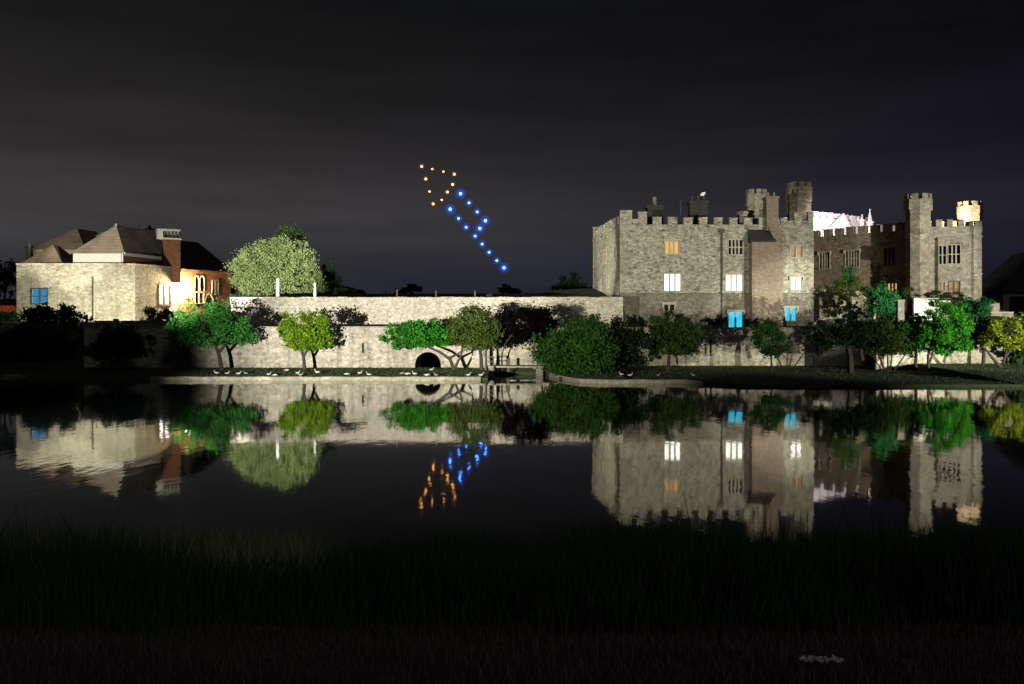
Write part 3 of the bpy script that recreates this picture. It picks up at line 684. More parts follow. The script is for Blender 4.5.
for A, B in zip(pts[:-1], pts[1:]): mb.hexa([(A.x,A.y-.1,3.6), (B.x,B.y-.1,3.6), (B.x,B.y+.1,3.6), (A.x,A.y+.1,3.6), A+Vector((0,-.1,-.14)), B+Vector((0,-.1,-.14)), B+Vector((0,.1,-.14)), A+Vector((0,.1,-.14))])
mb.build('wall', M['plinth'], t)
t = thing('white_garden_wall', (PX(940, 99), 99, 4.5), 'short bright white garden wall half hidden behind the tallest bright green tree', 'wall')
Wg = Wall(PX(914, 99), 99, PX(966, 99), 99); mb = MB(); zt = PZ(299, 99); zt2 = PZ(304, 99)
Wg.box(mb, 0, Wg.L, -.4, 0, 3.8, zt2); 
mb.hexa([Wg.p(0,0,zt2+.002), Wg.p(Wg.L,0,zt2+.002), Wg.p(Wg.L,-.4,zt2+.002), Wg.p(0,-.4,zt2+.002), Wg.p(0,0,zt), Wg.p(Wg.L,0,zt-.25), Wg.p(Wg.L,-.4,zt-.25), Wg.p(0,-.4,zt)])
mb.build('wall', M['white_stone'], t); mb = MB(); Wg.box(mb, -.05, Wg.L*.48, -.46, .06, zt+.0, zt+.1); mb.build('coping', M['trim'], t)
t = thing('garden_pier', (PX(908, 100), 100, 4.5), 'dark weathered stone pier beside the left end of the white garden wall', 'wall')
mb = MB(); mb.box(PX(898, 100), PX(913, 100), 100, 100.8, 3.8, PZ(301, 100)); mb.box(PX(897, 100), PX(914, 100), 99.95, 100.85, PZ(301, 100), PZ(299.5, 100)); mb.build('wall', M['plinth'], t)
t = thing('side_garden_wall', (PX(993, 101), 101, 5), 'stepped grey stone wall between the teal shrub and the gabled cottage', 'wall')
Wg = Wall(PX(984, 101), 101, PX(1012, 101), 101); mb = MB(); Wg.box(mb, 0, Wg.L*.56, -.4, 0, 3.8, PZ(303, 101)); Wg.box(mb, Wg.L*.2, Wg.L, -.2, .3, 3.8, PZ(313, 101)); mb.build('wall', M['ashlar'], t)
mb = MB(); Wg.box(mb, Wg.L*.18, Wg.L, -.22, .36, PZ(313, 101)+.003, PZ(312, 101)+.02); mb.build('coping', M['trim'], t)

# cottage at the right edge
t = thing('gabled_cottage', (PX(1040, 122), 122, 5), 'small stone cottage with steep dark roof cut by the right edge', 'cottage')
x0, x1 = PX(1003, 122), PX(1003, 122)+8.6; ze = PZ(291, 122); zr = PZ(252, 122)
Wc = Wall(x0, 122, x1, 122); dr = Wc.rect(1010, 297, 1024, 321)
mb = MB(); Wc.sheet(mb, 0, Wc.L, 4, ze, [('d', *dr)]); 
mb.box(x0, x0+.3, 122.36, 130.6, 4, ze); mb.box(x1-.3, x1, 122.36, 130.6, 4, ze); mb.build('wall', M['ashlar'], t)
mb = MB(); xm = (x0+x1)/2
for a_, b_ in ((x0-.35, xm), (x1+.35, xm)): mb.hexa([(a_,121.6,ze-.25), (b_,124.2,zr), (b_,128,zr), (a_,131,ze-.25), (a_,121.6,ze-.1), (b_,124.2,zr+.15), (b_,128,zr+.15), (a_,131,ze-.1)])
mb.face([(x0-.35,121.6,ze-.1), (x1+.35,121.6,ze-.1), (xm,124.2,zr+.15)]); mb.face([(x0-.35,131,ze-.1), (xm,128,zr+.15), (x1+.35,131,ze-.1)])
mb.build('roof', M['slate'], t)
window(t, Wc, dr, 1, 'glass', frame='timber', depth=.3, name='door')

# ------------------------------------------------------------------ left hand buildings
YB = 114
B1 = thing('stone_outbuilding', (PX(75, YB), YB, 4.9), 'square mottled stone block with one blue window and flat parapet at the left', 'building')
Wp1 = Wall(PX(16.5, YB), YB, PX(135, YB), YB); Wp2 = Wall(PX(135, YB), YB, PX(177, 122), 122)
zp = PZ(264.5, YB); wb_ = Wp1.rect(31.5, 289, 47, 303.5); ws_ = Wp2.rect(159.5, 286, 170.5, 304)
mb = MB(); Wp1.sheet(mb, 0, Wp1.L, 4.0, zp, [('w', *wb_)]); Wp2.sheet(mb, 0, Wp2.L, 4.0, zp, [('w', *ws_)])
x0 = Wp1.o.x; e2 = Wp2.p(Wp2.L, 0, 0)
mb.face([(x0, YB, 4), (x0, YB, zp), (x0+1.5, 123, zp), (x0+1.5, 123, 4)])
mb.build('wall', M['block'], B1)
mb = MB(); mb.face([(x0+.1, YB+.1, zp-.4), (Wp1.p(Wp1.L,0,0)[0]-.1, YB+.1, zp-.4), (e2[0]-.1, 122, zp-.4), (x0+1.5, 123, zp-.4)]); mb.build('roof', M['lead'], B1)
mb = MB(); Wp1.box(mb, -.05, Wp1.L+.05, -.35, .06, zp+.003, zp+.14); Wp2.box(mb, .08, Wp2.L, -.35, .05, zp+.005, zp+.13); mb.build('coping', M['pale'], B1)
window(B1, Wp1, wb_, 2, 'lit_blue', frame='timber', surround=.12, transom=.5, label='blue lit window'); window(B1, Wp2, ws_, 2, 'lit_white', frame='oak', surround=.2, transom=.45, label='brown framed lit window')
mb = MB(); a = Wp1.s_(93); mb.tube([Wp1.p(a,.1,4.9), Wp1.p(a,.1,PZ(277, YB))], [.07, .07], 6); mb.build('drainpipe', M['iron'], B1)

def hip_roof(mb, W, a0, a1, ze, zr, back, hip_f, hip_b, over=.3, skew=0):
    """hip roof whose short end faces the viewer; ridge runs back from the wall plane"""
    m = (a0+a1)/2
    A, Bq = W.p(a0-over, over, ze), W.p(a1+over, over, ze); C_, Dq = W.p(a1+over+skew, -back-over, ze), W.p(a0-over+skew, -back-over, ze)
    r0, r1 = W.p(m+skew*hip_f/max(back, .1), -hip_f, zr), W.p(m+skew, -back+hip_b, zr)
    i = len(mb.v); mb.v += [A, Bq, C_, Dq, r0, r1]
    mb.f += [(i, i+1, i+4), (i+1, i+2, i+5, i+4), (i+2, i+3, i+5), (i+3, i, i+4, i+5), (i+3, i+2, i+1, i)]
def range_block(name, label, pxa, pxb, Y, y_eave, y_peak, back, hipf, wallmat, roofmat, zbase, skew=0, hipb=0):
    W = Wall(PX(pxa, Y), Y, PX(pxb, Y), Y); ze = PZ(y_eave, Y); zr = PZ(y_peak, Y+hipf)
    t = thing(name, (PX((pxa+pxb)/2, Y), Y, zbase), label, 'building')
    mb = MB(); mb.hexa([W.p(0,0,zbase), W.p(W.L,0,zbase), W.p(W.L+skew,-back,zbase), W.p(skew,-back,zbase), W.p(0,0,ze), W.p(W.L,0,ze), W.p(W.L+skew,-back,ze), W.p(skew,-back,ze)])
    mb.build('wall', M[wallmat], t)
    mb = MB(); hip_roof(mb, W, 0, W.L, ze-.02, zr, back, hipf, hipb, .28, skew); mb.build('roof', M[roofmat], t)
    return t, W, ze, zr
t, W, ze, zr = range_block('hipped_range', 'tall hipped tile roof with white band of wall below, above the stone block', 73, 123, 118.5, 253.3, 225, 13, 3.2, 'render', 'tile_pale', 10, 3.6, .5)
mb = MB(); mb.hexa([W.p(W.L-.05,-.03,10), W.p(W.L+.05,-.03,10), W.p(W.L+3.64,-12.98,10), W.p(W.L+3.5,-12.98,10), W.p(W.L-.05,-.03,ze-.3), W.p(W.L+.05,-.03,ze-.3), W.p(W.L+3.64,-12.98,ze-.3), W.p(W.L+3.5,-12.98,ze-.3)]); mb.build('brick_side', M['red_brick'], t)
mb = MB(); mb.tube([W.p(W.L+.33, .3, ze+.0), W.p(W.L+.33+3.6, -12.9, ze+.0)], [.09, .09], 6); mb.tube([W.p(W.L-.25, .1, 10.5), W.p(W.L-.25, .1, ze)], [.06, .06], 6); mb.build('gutter', M['white'], t)
mb = MB(); p_ = W.p(W.L/2+3.6*.25, -3.2, zr); mb.box(p_[0]-.13, p_[0]+.13, p_[1]-.12, p_[1]+.12, zr-.3, zr+.16); mb.build('finial', M['trim'], t)
chimney(t, PX(133, 130), PX(140, 130), 130, 130.8, 14.5, PZ(228.5, 130), 'slate', 1, .4, pot_mat='slate'); chimney(t, PX(145, 130), PX(152, 130), 130, 130.8, 14.5, PZ(228.5, 130), 'slate', 1, .4, pot_mat='slate')
range_block('small_pavilion', 'small low tan tiled pyramid roof over the left end of the stone block', 25, 61, 118.2, 263, 244.5, 5, 2.2, 'render', 'tile_warm', 10, .4, 2.2)
t, W, ze, zr = range_block('rear_range', 'darker tiled hip roof further back behind the small pyramid roof', 33, 84, 128, 249.5, 228.5, 9, 4.2, 'block', 'tile_warm', 5, 1.2, .5)
chimney(t, PX(24.8, 128), PX(29.6, 128), 128.2, 128.9, 8, PZ(245, 128), 'render', 1, .5, pot_mat='white')
t2, W, ze, zr = range_block('cross_range', 'low tan roof slope between the two hipped roofs', 76, 122, 134, 247, 232, 7, 1.0, 'block', 'tile_warm', 5, 0, 1.)

# brick hall with gothic windows
B2 = thing('brick_hall', (PX(205, 126), 126, 4.9), 'red brick hall with pointed windows and dark roof beside the glaring floodlight', 'building')
Wq = Wall(PX(177, 122), 122, PX(231, 130.6), 130.6)
zq = PZ(269, 124)
lan = [Wq.rect(195, 276, 198.6, 291), Wq.rect(200.4, 276, 204, 291), Wq.rect(212.4, 280, 214.2, 295), Wq.rect(216, 280, 217.8, 295)]; dor = Wq.rect(205, 294, 213.2, 306)
low = [Wq.rect(195, 293, 203.5, 303)]
mb = MB(); Wq.sheet(mb, 0, Wq.L, 4.2, zq, [('lancet', *q) for q in lan]+[('lancet', *dor)]+[('w', *q) for q in low]); e = Wq.p(Wq.L, 0, 0)
mb.face([(e[0], e[1], 4.2), (e[0]-2, e[1]+9, 4.2), (e[0]-2, e[1]+9, zq), (e[0], e[1], zq)])
mb.build('wall', M['red_brick'], B2)
for q in lan: window(B2, Wq, q, 1, 'glass', arch='lancet', surround=.12)
window(B2, Wq, dor, 1, 'glass', arch='lancet', surround=.14, frame='trim', name='door')
window(B2, Wq, low[0], 2, 'glass')
mb = MB(); r0, r1 = P(181, 241, 127), P(214, 253, 132.5)
a_, b_ = Wq.p(-.2, .35, zq-.05), Wq.p(Wq.L+.3, .35, zq-.05); c_, d_ = Wq.p(Wq.L+.3, -8.5, zq-.05), Wq.p(6.8, -8.5, zq-.05)
rz = 15.2; r0, r1 = Wq.p(3.2, -4, rz), Wq.p(Wq.L-1.8, -4, rz)
i = len(mb.v); mb.v += [a_, b_, c_, d_, r0, r1]; mb.f += [(0,1,5,4), (1,2,5), (2,3,4,5), (3,0,4), (3,2,1,0)]
mb.build('roof', M['slate'], B2)
mb = MB(); Wq.box(mb, 0, Wq.L, .02, .16, zq-.35, zq-.1); mb.build('cornice', M['red_brick'], B2)
# broad chimney with a row of pots
ca = Wall(PX(163.5, 120.5), 120.5, PX(180.5, 121.5), 121.5); zt = PZ(239.5, 121); mb = MB(); ca.box(mb, 0, ca.L, -1.1, 0, 9.5, zt)
st = mb.build('chimney', M['red_brick'], B2)
mb = MB(); ca.box(mb, -.75, ca.L+.05, -1.2, .08, zt, zt+.2); ca.box(mb, -.7, ca.L, -1.15, .03, zt+1.05, zt+1.25); ca.box(mb, -.72, -.05, -1.1, .05, zt+.2, zt+1.05)
o = mb.build('chimney_crown', M['render'], None); o.parent = st; o.matrix_parent_inverse = Matrix.Translation(-Vector(B2.location))
for k in range(5):
    pb = MB(); p_ = ca.p(.18+k*(ca.L-.3)/4.2, -.45, 0); pb.prism(p_[:2], .14, zt+.2, zt+.62, 8, .1); pb.prism(p_[:2], .1, zt+.62, zt+1.05, 8, .15)
    o = pb.build('chimney_pot', M['trim'], None); o.parent = st; o.matrix_parent_inverse = Matrix.Translation(-Vector(B2.location))

# terrace slab and far lit wall on the left
t = thing('terrace_kerb_wall', (PX(130, 104), 104, 4.2), 'dark ledge of stone below the square stone block', 'wall')
Wt = Wall(PX(80, 104), 104, PX(176, 104), 104); mb = MB(); Wt.box(mb, 0, Wt.L, -.5, 0, 3.5, PZ(322.5, 104)); mb.build('wall', M['plinth'], t)
mb = MB(); Wt.box(mb, 1.5, Wt.L, -.55, .1, PZ(322.5, 104)+.003, PZ(320.6, 104)); mb.build('coping', M['plinth'], t)
t = thing('boundary_wall', (PX(-20, 125), 125, 5), 'low wall glowing orange at the far left edge', 'wall')
mb = MB(); mb.box(PX(-90, 125), PX(16.5, 125), 125, 125.4, 4.5, PZ(306.5, 125)); mb.build('wall', M['red_brick'], t); mb = MB(); mb.box(PX(-90, 125), PX(16.5, 125), 124.9, 125.5, PZ(306.5, 125)+.003, PZ(305.6, 125)); mb.build('coping', M['red_brick'], t)

# ------------------------------------------------------------------ trees and shrubs
def crown(ells, n, size, seed, clumps=60, spread=.22, hollow=.45, droop=0.):
    """leaf-sized faces gathered in clumps over the outer part of several ellipsoids"""
    rng = np.random.default_rng(seed); vs = []; tot = sum(e_[3]*e_[4]*e_[5] for e_ in ells)
    for (cx, cy, cz, rx, ry, rz) in ells:
        w_ = (rx*ry*rz)/tot; k = max(6, int(clumps*w_)); m = int(n*w_)
        d = rng.normal(size=(k, 3)); d /= np.linalg.norm(d, axis=1)[:, None]
        rr = hollow+(1.02-hollow)*rng.random(k)**.6
        cc = d*rr[:, None]*(.86+.28*rng.random((k, 1)))
        own = rng.integers(0, k, m); sc = spread*(.6+.8*rng.random(k))
        p = cc[own]+rng.normal(size=(m, 3))*sc[own][:, None]*.62
        p[:, 2] -= droop*rng.random(m)**2
        p *= np.array([rx, ry, rz]); p += np.array([cx, cy, cz]); vs.append(p)
    p = np.concatenate(vs); m = len(p)
    s = size*(.55+.9*rng.random(m)); nrm = rng.normal(size=(m, 3)); nrm[:, 2] += .5; nrm[:, 1] -= .5; nrm /= np.linalg.norm(nrm, axis=1)[:, None]
    a = np.cross(nrm, rng.normal(size=(m, 3))); a /= np.linalg.norm(a, axis=1)[:, None]; b = np.cross(nrm, a)
    a *= s[:, None]*.5; b *= s[:, None]*.34
    V = np.stack([p-a, p-b, p+a, p+b], 1).reshape(-1, 3); V[1::4] += 0
    return V
LEAF = .78
def leaf_mesh(name, V, mat, parent):
    m = len(V)//4; me = bpy.data.meshes.new(name); off = np.array(parent.location)
    me.vertices.add(len(V)); me.vertices.foreach_set('co', (V-off).astype(np.float32).ravel())
    me.loops.add(m*4); me.loops.foreach_set('vertex_index', np.arange(m*4, dtype=np.int32))
    me.polygons.add(m); me.polygons.foreach_set('loop_start', np.arange(0, m*4, 4, dtype=np.int32))
    me.update(calc_edges=True); me.validate(); me.materials.append(mat)
    o = bpy.data.objects.new(name, me); COL.objects.link(o); o.parent = parent; return o
SEED = [10]
def tree(name, label, Y, ells, mat, n=3500, size=.27, base=None, stems=(), cat='tree', group=None, depth=.85, clumps=None, spread=.22, hollow=.45, trunk_r=.17, droop=0, limbs=5):
    """ells in photo pixels (cx, cy, rx, ry) standing at distance Y; stems: pixel polylines of trunk and limbs"""
    SEED[0] += 1; rng = random.Random(SEED[0])
    ells = list(ells)
    for (cx, cy, rx, ry, *q) in list(ells):
        for k in range(4):
            a_ = rng.uniform(0, 6.283); f_ = rng.uniform(.28, .46); ells.append((cx+rx*.82*math.cos(a_), cy+ry*.82*math.sin(a_), rx*f_, ry*f_, rng.uniform(-.5, .5)))
    E = [(PX(cx, Y+dy), Y+dy, PZ(cy, Y+dy), rx*Y/F, rx*Y/F*depth, ry*Y/F) for (cx, cy, rx, ry, *q) in ells for dy in [q[0] if q else 0]]
    bx0 = base[0] if base else ells[0][0]
    zb = gz(PX(bx0, Y), Y) if base is None or len(base) < 2 else PZ(base[1], Y)
    t = thing(name, (PX(bx0, Y), Y, zb), label, cat, group)
    V = crown(E, int(n*1.6), size*.78, SEED[0], clumps or max(24, n//62), spread*1.08, hollow, droop); leaf_mesh('crown', V, mat, t)
    mb = MB()
    if not stems:
        e0 = E[0]; stems = []
        mb.tube([(PX(bx0, Y), Y, zb-.15), (PX(bx0, Y)+.1, Y, zb+.5*(e0[2]-zb)), (e0[0], e0[1], e0[2])], [trunk_r, trunk_r*.8, trunk_r*.4])
    else:
        for k, st in enumerate(stems):
            pts = [P(px, py, Y) for px, py in st]
            if k == 0 or st[0][1] > 363: pts[0].z = zb-.15
            for j in range(1, len(pts)): pts[j].y += rng.uniform(-.25, .25)*j
            r0 = trunk_r*(1 if k == 0 else .72); mb.tube(pts, [r0*(1-.62*j/(len(pts)-1)) for j in range(len(pts))])
    top = Vector(mb.v[-4])
    for k in range(limbs):                                   # limbs running out into the crown
        e0 = E[k % len(E)]; a = rng.uniform(0, 6.28); tip = Vector((e0[0]+e0[3]*.8*math.cos(a), e0[1]+e0[4]*.6*math.sin(a), e0[2]+e0[5]*rng.uniform(-.3, .7)))
        st0 = top; mid = (st0+tip)/2+Vector((0, 0, -.2)); mb.tube([st0, mid, tip], [trunk_r*.3, trunk_r*.2, trunk_r*.06], 5)
    mb.build('trunk', M['bark'], t); return t
gr = 'trees along the waterside grass'
tree('broad_tree', 'broad green tree with dark trunk left of the yellow-green tree, its right side in shade', 87, [(210, 322, 30, 20), (190, 328, 20, 15), (236, 330, 20, 16), (216, 335, 34, 12), (180, 322, 11, 9)], L_green, 7000, .27, (222,), [[(222, 367), (220, 356), (216, 345), (212, 330)], [(219, 352), (228, 342), (238, 332)]], group=gr, trunk_r=.22)
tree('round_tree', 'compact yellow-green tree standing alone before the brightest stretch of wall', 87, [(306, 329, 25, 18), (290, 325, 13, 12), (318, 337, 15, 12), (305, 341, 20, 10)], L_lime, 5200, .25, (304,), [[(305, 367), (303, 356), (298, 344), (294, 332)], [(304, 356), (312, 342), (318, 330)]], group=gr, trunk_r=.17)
tree('spreading_tree', 'low spreading bright green tree above the drain arch', 87, [(402, 335, 19, 13), (424, 333, 24, 13), (441, 337, 16, 10), (390, 338, 10, 9)], L_bright, 5200, .25, (455,), [[(455, 367), (450, 359), (440, 352), (428, 347), (414, 341)], [(453, 364), (461, 356), (463, 346), (462, 338)], [(450, 358), (458, 354), (463, 350)]], group=gr, trunk_r=.17, limbs=0)
tree('domed_tree', 'olive green domed tree beside the timber rail', 87.2, [(475, 329, 22, 20), (458, 333, 15, 14), (490, 333, 12, 16), (474, 340, 22, 10)], L_olive, 6200, .24, (482,), [[(482, 368), (481, 356), (479, 344), (476, 332)], [(486, 367), (486, 354), (487, 340)], [(476, 350), (470, 342), (464, 336)]], group=gr, trunk_r=.2)
tree('shadow_clump', 'round near-black leaf clump standing for shadow between the olive tree and the drooping willow', 88.5, [(527, 324, 26, 19), (512, 334, 14, 12), (541, 322, 14, 12)], L_shadow, 5200, .26, (502,), [[(502, 367), (502, 354), (506, 342), (516, 330)]], group=gr, trunk_r=.09, hollow=.2, limbs=2)  # dark shadow region on the walls built as a leaf clump
tree('drooping_willow', 'wide dark green willow drooping to the kerb', 83.5, [(577, 340, 28, 26), (560, 352, 26, 20), (596, 346, 24, 25), (583, 362, 30, 14), (583, 325, 16, 15), (542, 345, 15, 12)], leafy('leaf_willow', (.07, .18, .03), (.035, .09, .02)), 12000, .27, (577,), trunk_r=.28, group=gr, droop=.35, hollow=.25)
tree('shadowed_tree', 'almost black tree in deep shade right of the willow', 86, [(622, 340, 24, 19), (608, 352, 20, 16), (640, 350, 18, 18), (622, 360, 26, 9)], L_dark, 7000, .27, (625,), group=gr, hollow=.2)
tree('feathery_tree', 'feathery olive tree below the white lit castle window', 87, [(672, 334, 22, 17), (658, 336, 15, 16), (690, 336, 15, 13), (672, 345, 26, 9), (664, 320, 14, 10)], L_dull, 5200, .24, (668,), group=gr)
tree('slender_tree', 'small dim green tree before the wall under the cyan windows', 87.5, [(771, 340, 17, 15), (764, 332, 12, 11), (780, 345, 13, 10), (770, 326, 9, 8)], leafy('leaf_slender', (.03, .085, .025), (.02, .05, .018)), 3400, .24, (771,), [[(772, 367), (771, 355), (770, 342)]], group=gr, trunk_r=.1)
tree('umbrella_tree', 'dark flat-topped tree with a thick black trunk right of the castle block', 85.5, [(850, 333, 26, 13), (826, 337, 18, 9), (868, 337, 16, 12), (845, 325, 16, 9), (812, 334, 9, 8)], L_dark, 6500, .26, (851,), [[(851, 369), (850, 356), (849, 344), (846, 332)], [(862, 360), (860, 350), (862, 340)]], group=gr, trunk_r=.28, hollow=.3)
tree('multi_stemmed_tree', 'dull green tree on many thin pale stems', 86.5, [(882, 338, 21, 14), (868, 342, 12, 10), (897, 343, 12, 11), (880, 327, 14, 9)], L_dull, 4600, .24, (884,), [[(886, 367), (878, 355), (872, 343)], [(888, 367), (888, 354), (889, 340)], [(890, 367), (893, 352), (893, 340)], [(892, 367), (904, 356), (913, 348)], [(884, 367), (874, 358), (866, 350)]], group=gr, trunk_r=.1)
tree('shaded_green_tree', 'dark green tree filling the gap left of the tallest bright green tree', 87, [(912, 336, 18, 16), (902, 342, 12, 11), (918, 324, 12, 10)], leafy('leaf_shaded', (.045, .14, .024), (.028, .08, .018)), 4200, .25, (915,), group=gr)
tree('tall_bright_tree', 'tallest bright green tree at the right, before the white garden wall', 85.5, [(946, 322, 22, 18), (936, 334, 18, 16), (956, 336, 18, 15), (940, 309, 12, 11), (947, 346, 22, 7)], L_bright, 6800, .26, (930,), [[(929, 366), (928, 357), (932, 346), (940, 332)], [(930, 362), (934, 352), (946, 340)]], group=gr, trunk_r=.14)
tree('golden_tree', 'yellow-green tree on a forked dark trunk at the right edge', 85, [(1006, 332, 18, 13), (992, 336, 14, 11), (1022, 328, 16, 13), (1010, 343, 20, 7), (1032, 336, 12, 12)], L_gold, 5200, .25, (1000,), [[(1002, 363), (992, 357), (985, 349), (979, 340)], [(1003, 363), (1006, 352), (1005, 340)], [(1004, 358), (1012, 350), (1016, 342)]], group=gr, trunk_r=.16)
tree('side_shadow_clump', 'near-black leaf clump standing for shadow between the teal round shrub and the golden tree', 88.5, [(978, 332, 16, 12), (968, 338, 10, 11), (992, 340, 8, 10)], L_shadow, 3000, .25, (983,), group=gr, hollow=.3)  # shadow left of the golden tree, built as an added leaf clump
g2 = 'round garden shrubs on the terrace'
tree('round_shrub', 'large round teal-green shrub before the wing, left of the stone pier', 98, [(882, 304, 14, 15), (876, 300, 8, 9), (889, 310, 8, 9)], L_teal, 3200, .24, (882,), cat='shrub', group=g2, depth=1)
tree('round_shrub', 'round teal-green shrub right of the white garden wall', 97, [(976, 308, 13, 12), (970, 311, 8, 9), (984, 311, 7, 8)], L_teal, 2800, .24, (976,), cat='shrub', group=g2, depth=1)
tree('climbing_shrub', 'light green bush with dark conical top against the brown wing wall', 104.5, [(849, 287, 14, 10), (838, 291, 9, 7), (861, 292, 11, 8)], L_olive, 2600, .24, (850, 300), cat='shrub')
tree('cone_shrub', 'dark green cone-shaped shrub above the light green bush', 107, [(849, 276, 6, 9), (846, 270, 4, 5), (852, 281, 6, 5)], L_teal, 1100, .22, (849, 297), cat='shrub')
tree('corner_bush', 'dark green bush at the right edge under the golden tree', 88.8, [(1022, 352, 14, 11), (1036, 348, 14, 13)], L_dull, 2200, .24, (1024,), cat='bush', hollow=.2)
tree('low_shrub', 'small yellowish shrub at the foot of the octagonal tower', 104, [(907, 294, 9, 6), (902, 296, 6, 5)], L_olive, 900, .22, (906, 303), cat='shrub')
tree('garden_hedge', 'dark low hedge along the top of the white garden wall', 103, [(940, 295, 12, 4), (956, 296, 10, 4), (925, 297, 8, 4)], L_dull, 1500, .2, (940, 303), cat='hedge')
tree('wall_creeper', 'brownish creeper hanging over the curved terrace wall', 103.6, [(822, 300, 9, 9), (832, 308, 11, 8), (844, 303, 7, 8), (826, 292, 5, 5)], leafy('leaf_brown', (.06, .05, .02), (.035, .035, .015)), 1700, .22, (828, 322), cat='plant', depth=.5, hollow=.3)
tree('wall_creeper', 'dark shrub in front of the pier end of the terrace wall', 101, [(848, 310, 10, 9), (858, 316, 12, 7), (838, 316, 9, 6)], L_dark, 1700, .23, (850, 324), cat='plant', depth=.6, hollow=.3)
tree('terrace_bush', 'dark bush against the terrace wall beside the cyan double door', 100, [(712, 322, 10, 4), (720, 320, 7, 5)], L_dark, 700, .2, (714, 328), cat='shrub', hollow=.2)
# left side
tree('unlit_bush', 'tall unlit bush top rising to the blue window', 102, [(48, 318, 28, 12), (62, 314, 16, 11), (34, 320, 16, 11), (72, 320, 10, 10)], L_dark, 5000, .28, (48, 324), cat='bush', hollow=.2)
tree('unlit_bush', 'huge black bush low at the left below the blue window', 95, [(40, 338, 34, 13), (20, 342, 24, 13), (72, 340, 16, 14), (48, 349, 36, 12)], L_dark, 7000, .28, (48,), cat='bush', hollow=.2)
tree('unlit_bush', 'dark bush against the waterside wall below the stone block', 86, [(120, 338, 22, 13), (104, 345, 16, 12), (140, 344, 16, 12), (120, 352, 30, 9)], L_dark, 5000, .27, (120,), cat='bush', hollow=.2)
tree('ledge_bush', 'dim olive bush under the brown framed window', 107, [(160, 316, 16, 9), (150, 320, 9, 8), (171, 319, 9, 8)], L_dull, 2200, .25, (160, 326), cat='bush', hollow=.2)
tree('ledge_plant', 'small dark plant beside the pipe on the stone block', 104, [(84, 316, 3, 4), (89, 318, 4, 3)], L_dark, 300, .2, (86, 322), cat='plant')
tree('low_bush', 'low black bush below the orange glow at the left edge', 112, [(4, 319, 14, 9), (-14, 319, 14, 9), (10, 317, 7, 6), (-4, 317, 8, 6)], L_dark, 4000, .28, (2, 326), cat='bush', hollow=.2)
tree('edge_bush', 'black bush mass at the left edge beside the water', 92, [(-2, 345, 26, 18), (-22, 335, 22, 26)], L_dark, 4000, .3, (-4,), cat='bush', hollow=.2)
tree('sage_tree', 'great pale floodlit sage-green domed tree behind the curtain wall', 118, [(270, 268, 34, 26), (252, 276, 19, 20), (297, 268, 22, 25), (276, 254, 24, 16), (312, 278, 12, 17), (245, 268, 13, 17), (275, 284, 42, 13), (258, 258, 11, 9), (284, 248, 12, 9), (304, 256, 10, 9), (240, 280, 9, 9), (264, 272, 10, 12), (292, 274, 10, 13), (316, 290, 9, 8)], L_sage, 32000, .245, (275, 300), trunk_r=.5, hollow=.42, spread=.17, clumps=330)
tree('rear_tree', 'dark green tree top rising behind the pale domed tree', 132, [(287, 240, 14, 12), (280, 246, 12, 10), (294, 234, 8, 8)], L_dull, 2600, .32, (287, 300), trunk_r=.4)
tree('black_tree', 'black narrow tree at the right shoulder of the pale domed tree', 124, [(330, 272, 9, 13), (325, 284, 10, 10), (338, 286, 9, 8)], L_dark, 2400, .3, (330, 300), hollow=.2)
tree('black_tree', 'dark tree silhouette left of the stone block', 130, [(6, 275, 15, 16), (-12, 282, 18, 18), (12, 290, 10, 12)], L_dark, 3500, .34, (4, 316), hollow=.2)
gs = 'tree silhouettes beyond the curtain wall'
for (nm, lb, Y, el) in (('skyline_tree', 'largest black tree silhouette on the skyline beside the castle', 165, [(573, 283, 13, 9), (566, 288, 12, 6), (584, 289, 10, 5)]),
        ('skyline_tree', 'small black skyline tree under the middle of the curtain wall, below the blue lights', 190, [(505, 289, 7, 4), (512, 291, 8, 3)]),
        ('skyline_tree', 'small black skyline tree left of the middle, right of the white posts', 190, [(413, 289, 8, 4), (404, 291, 7, 3)]),
        ('skyline_tree', 'black skyline trees beside the gabled cottage roof', 170, [(992, 286, 10, 7), (1002, 284, 10, 9), (1014, 280, 9, 11)]),
        ('skyline_tree', 'low black skyline tree just right of the pale domed tree', 150, [(345, 291, 10, 4), (356, 293, 9, 3)])):
    tree(nm, lb, Y, el, L_dark, 1800, .5, (el[0][0], 300), group=gs, hollow=.1, limbs=2)
E = [(PX(px, 260), 260+random.uniform(-15, 15), 5+random.uniform(0, 1.5), 9+random.random()*5, 7, PZ(293.5+random.uniform(-.6, 1), 260)-7) for px in range(-40, 1100, 22)]
dummy = thing('far_wood', (0, 260, 8), None, None); V = crown(E, 30000, 1.1, 77, 1500, .3, .0)
fw = leaf_mesh('far_wood', V, L_dark, dummy); fw.parent = None; fw.location = dummy.location; bpy.data.objects.remove(dummy); fw.name = 'far_wood'; tag(fw, 'dark line of distant woods along the horizon', 'wood', kind='stuff')

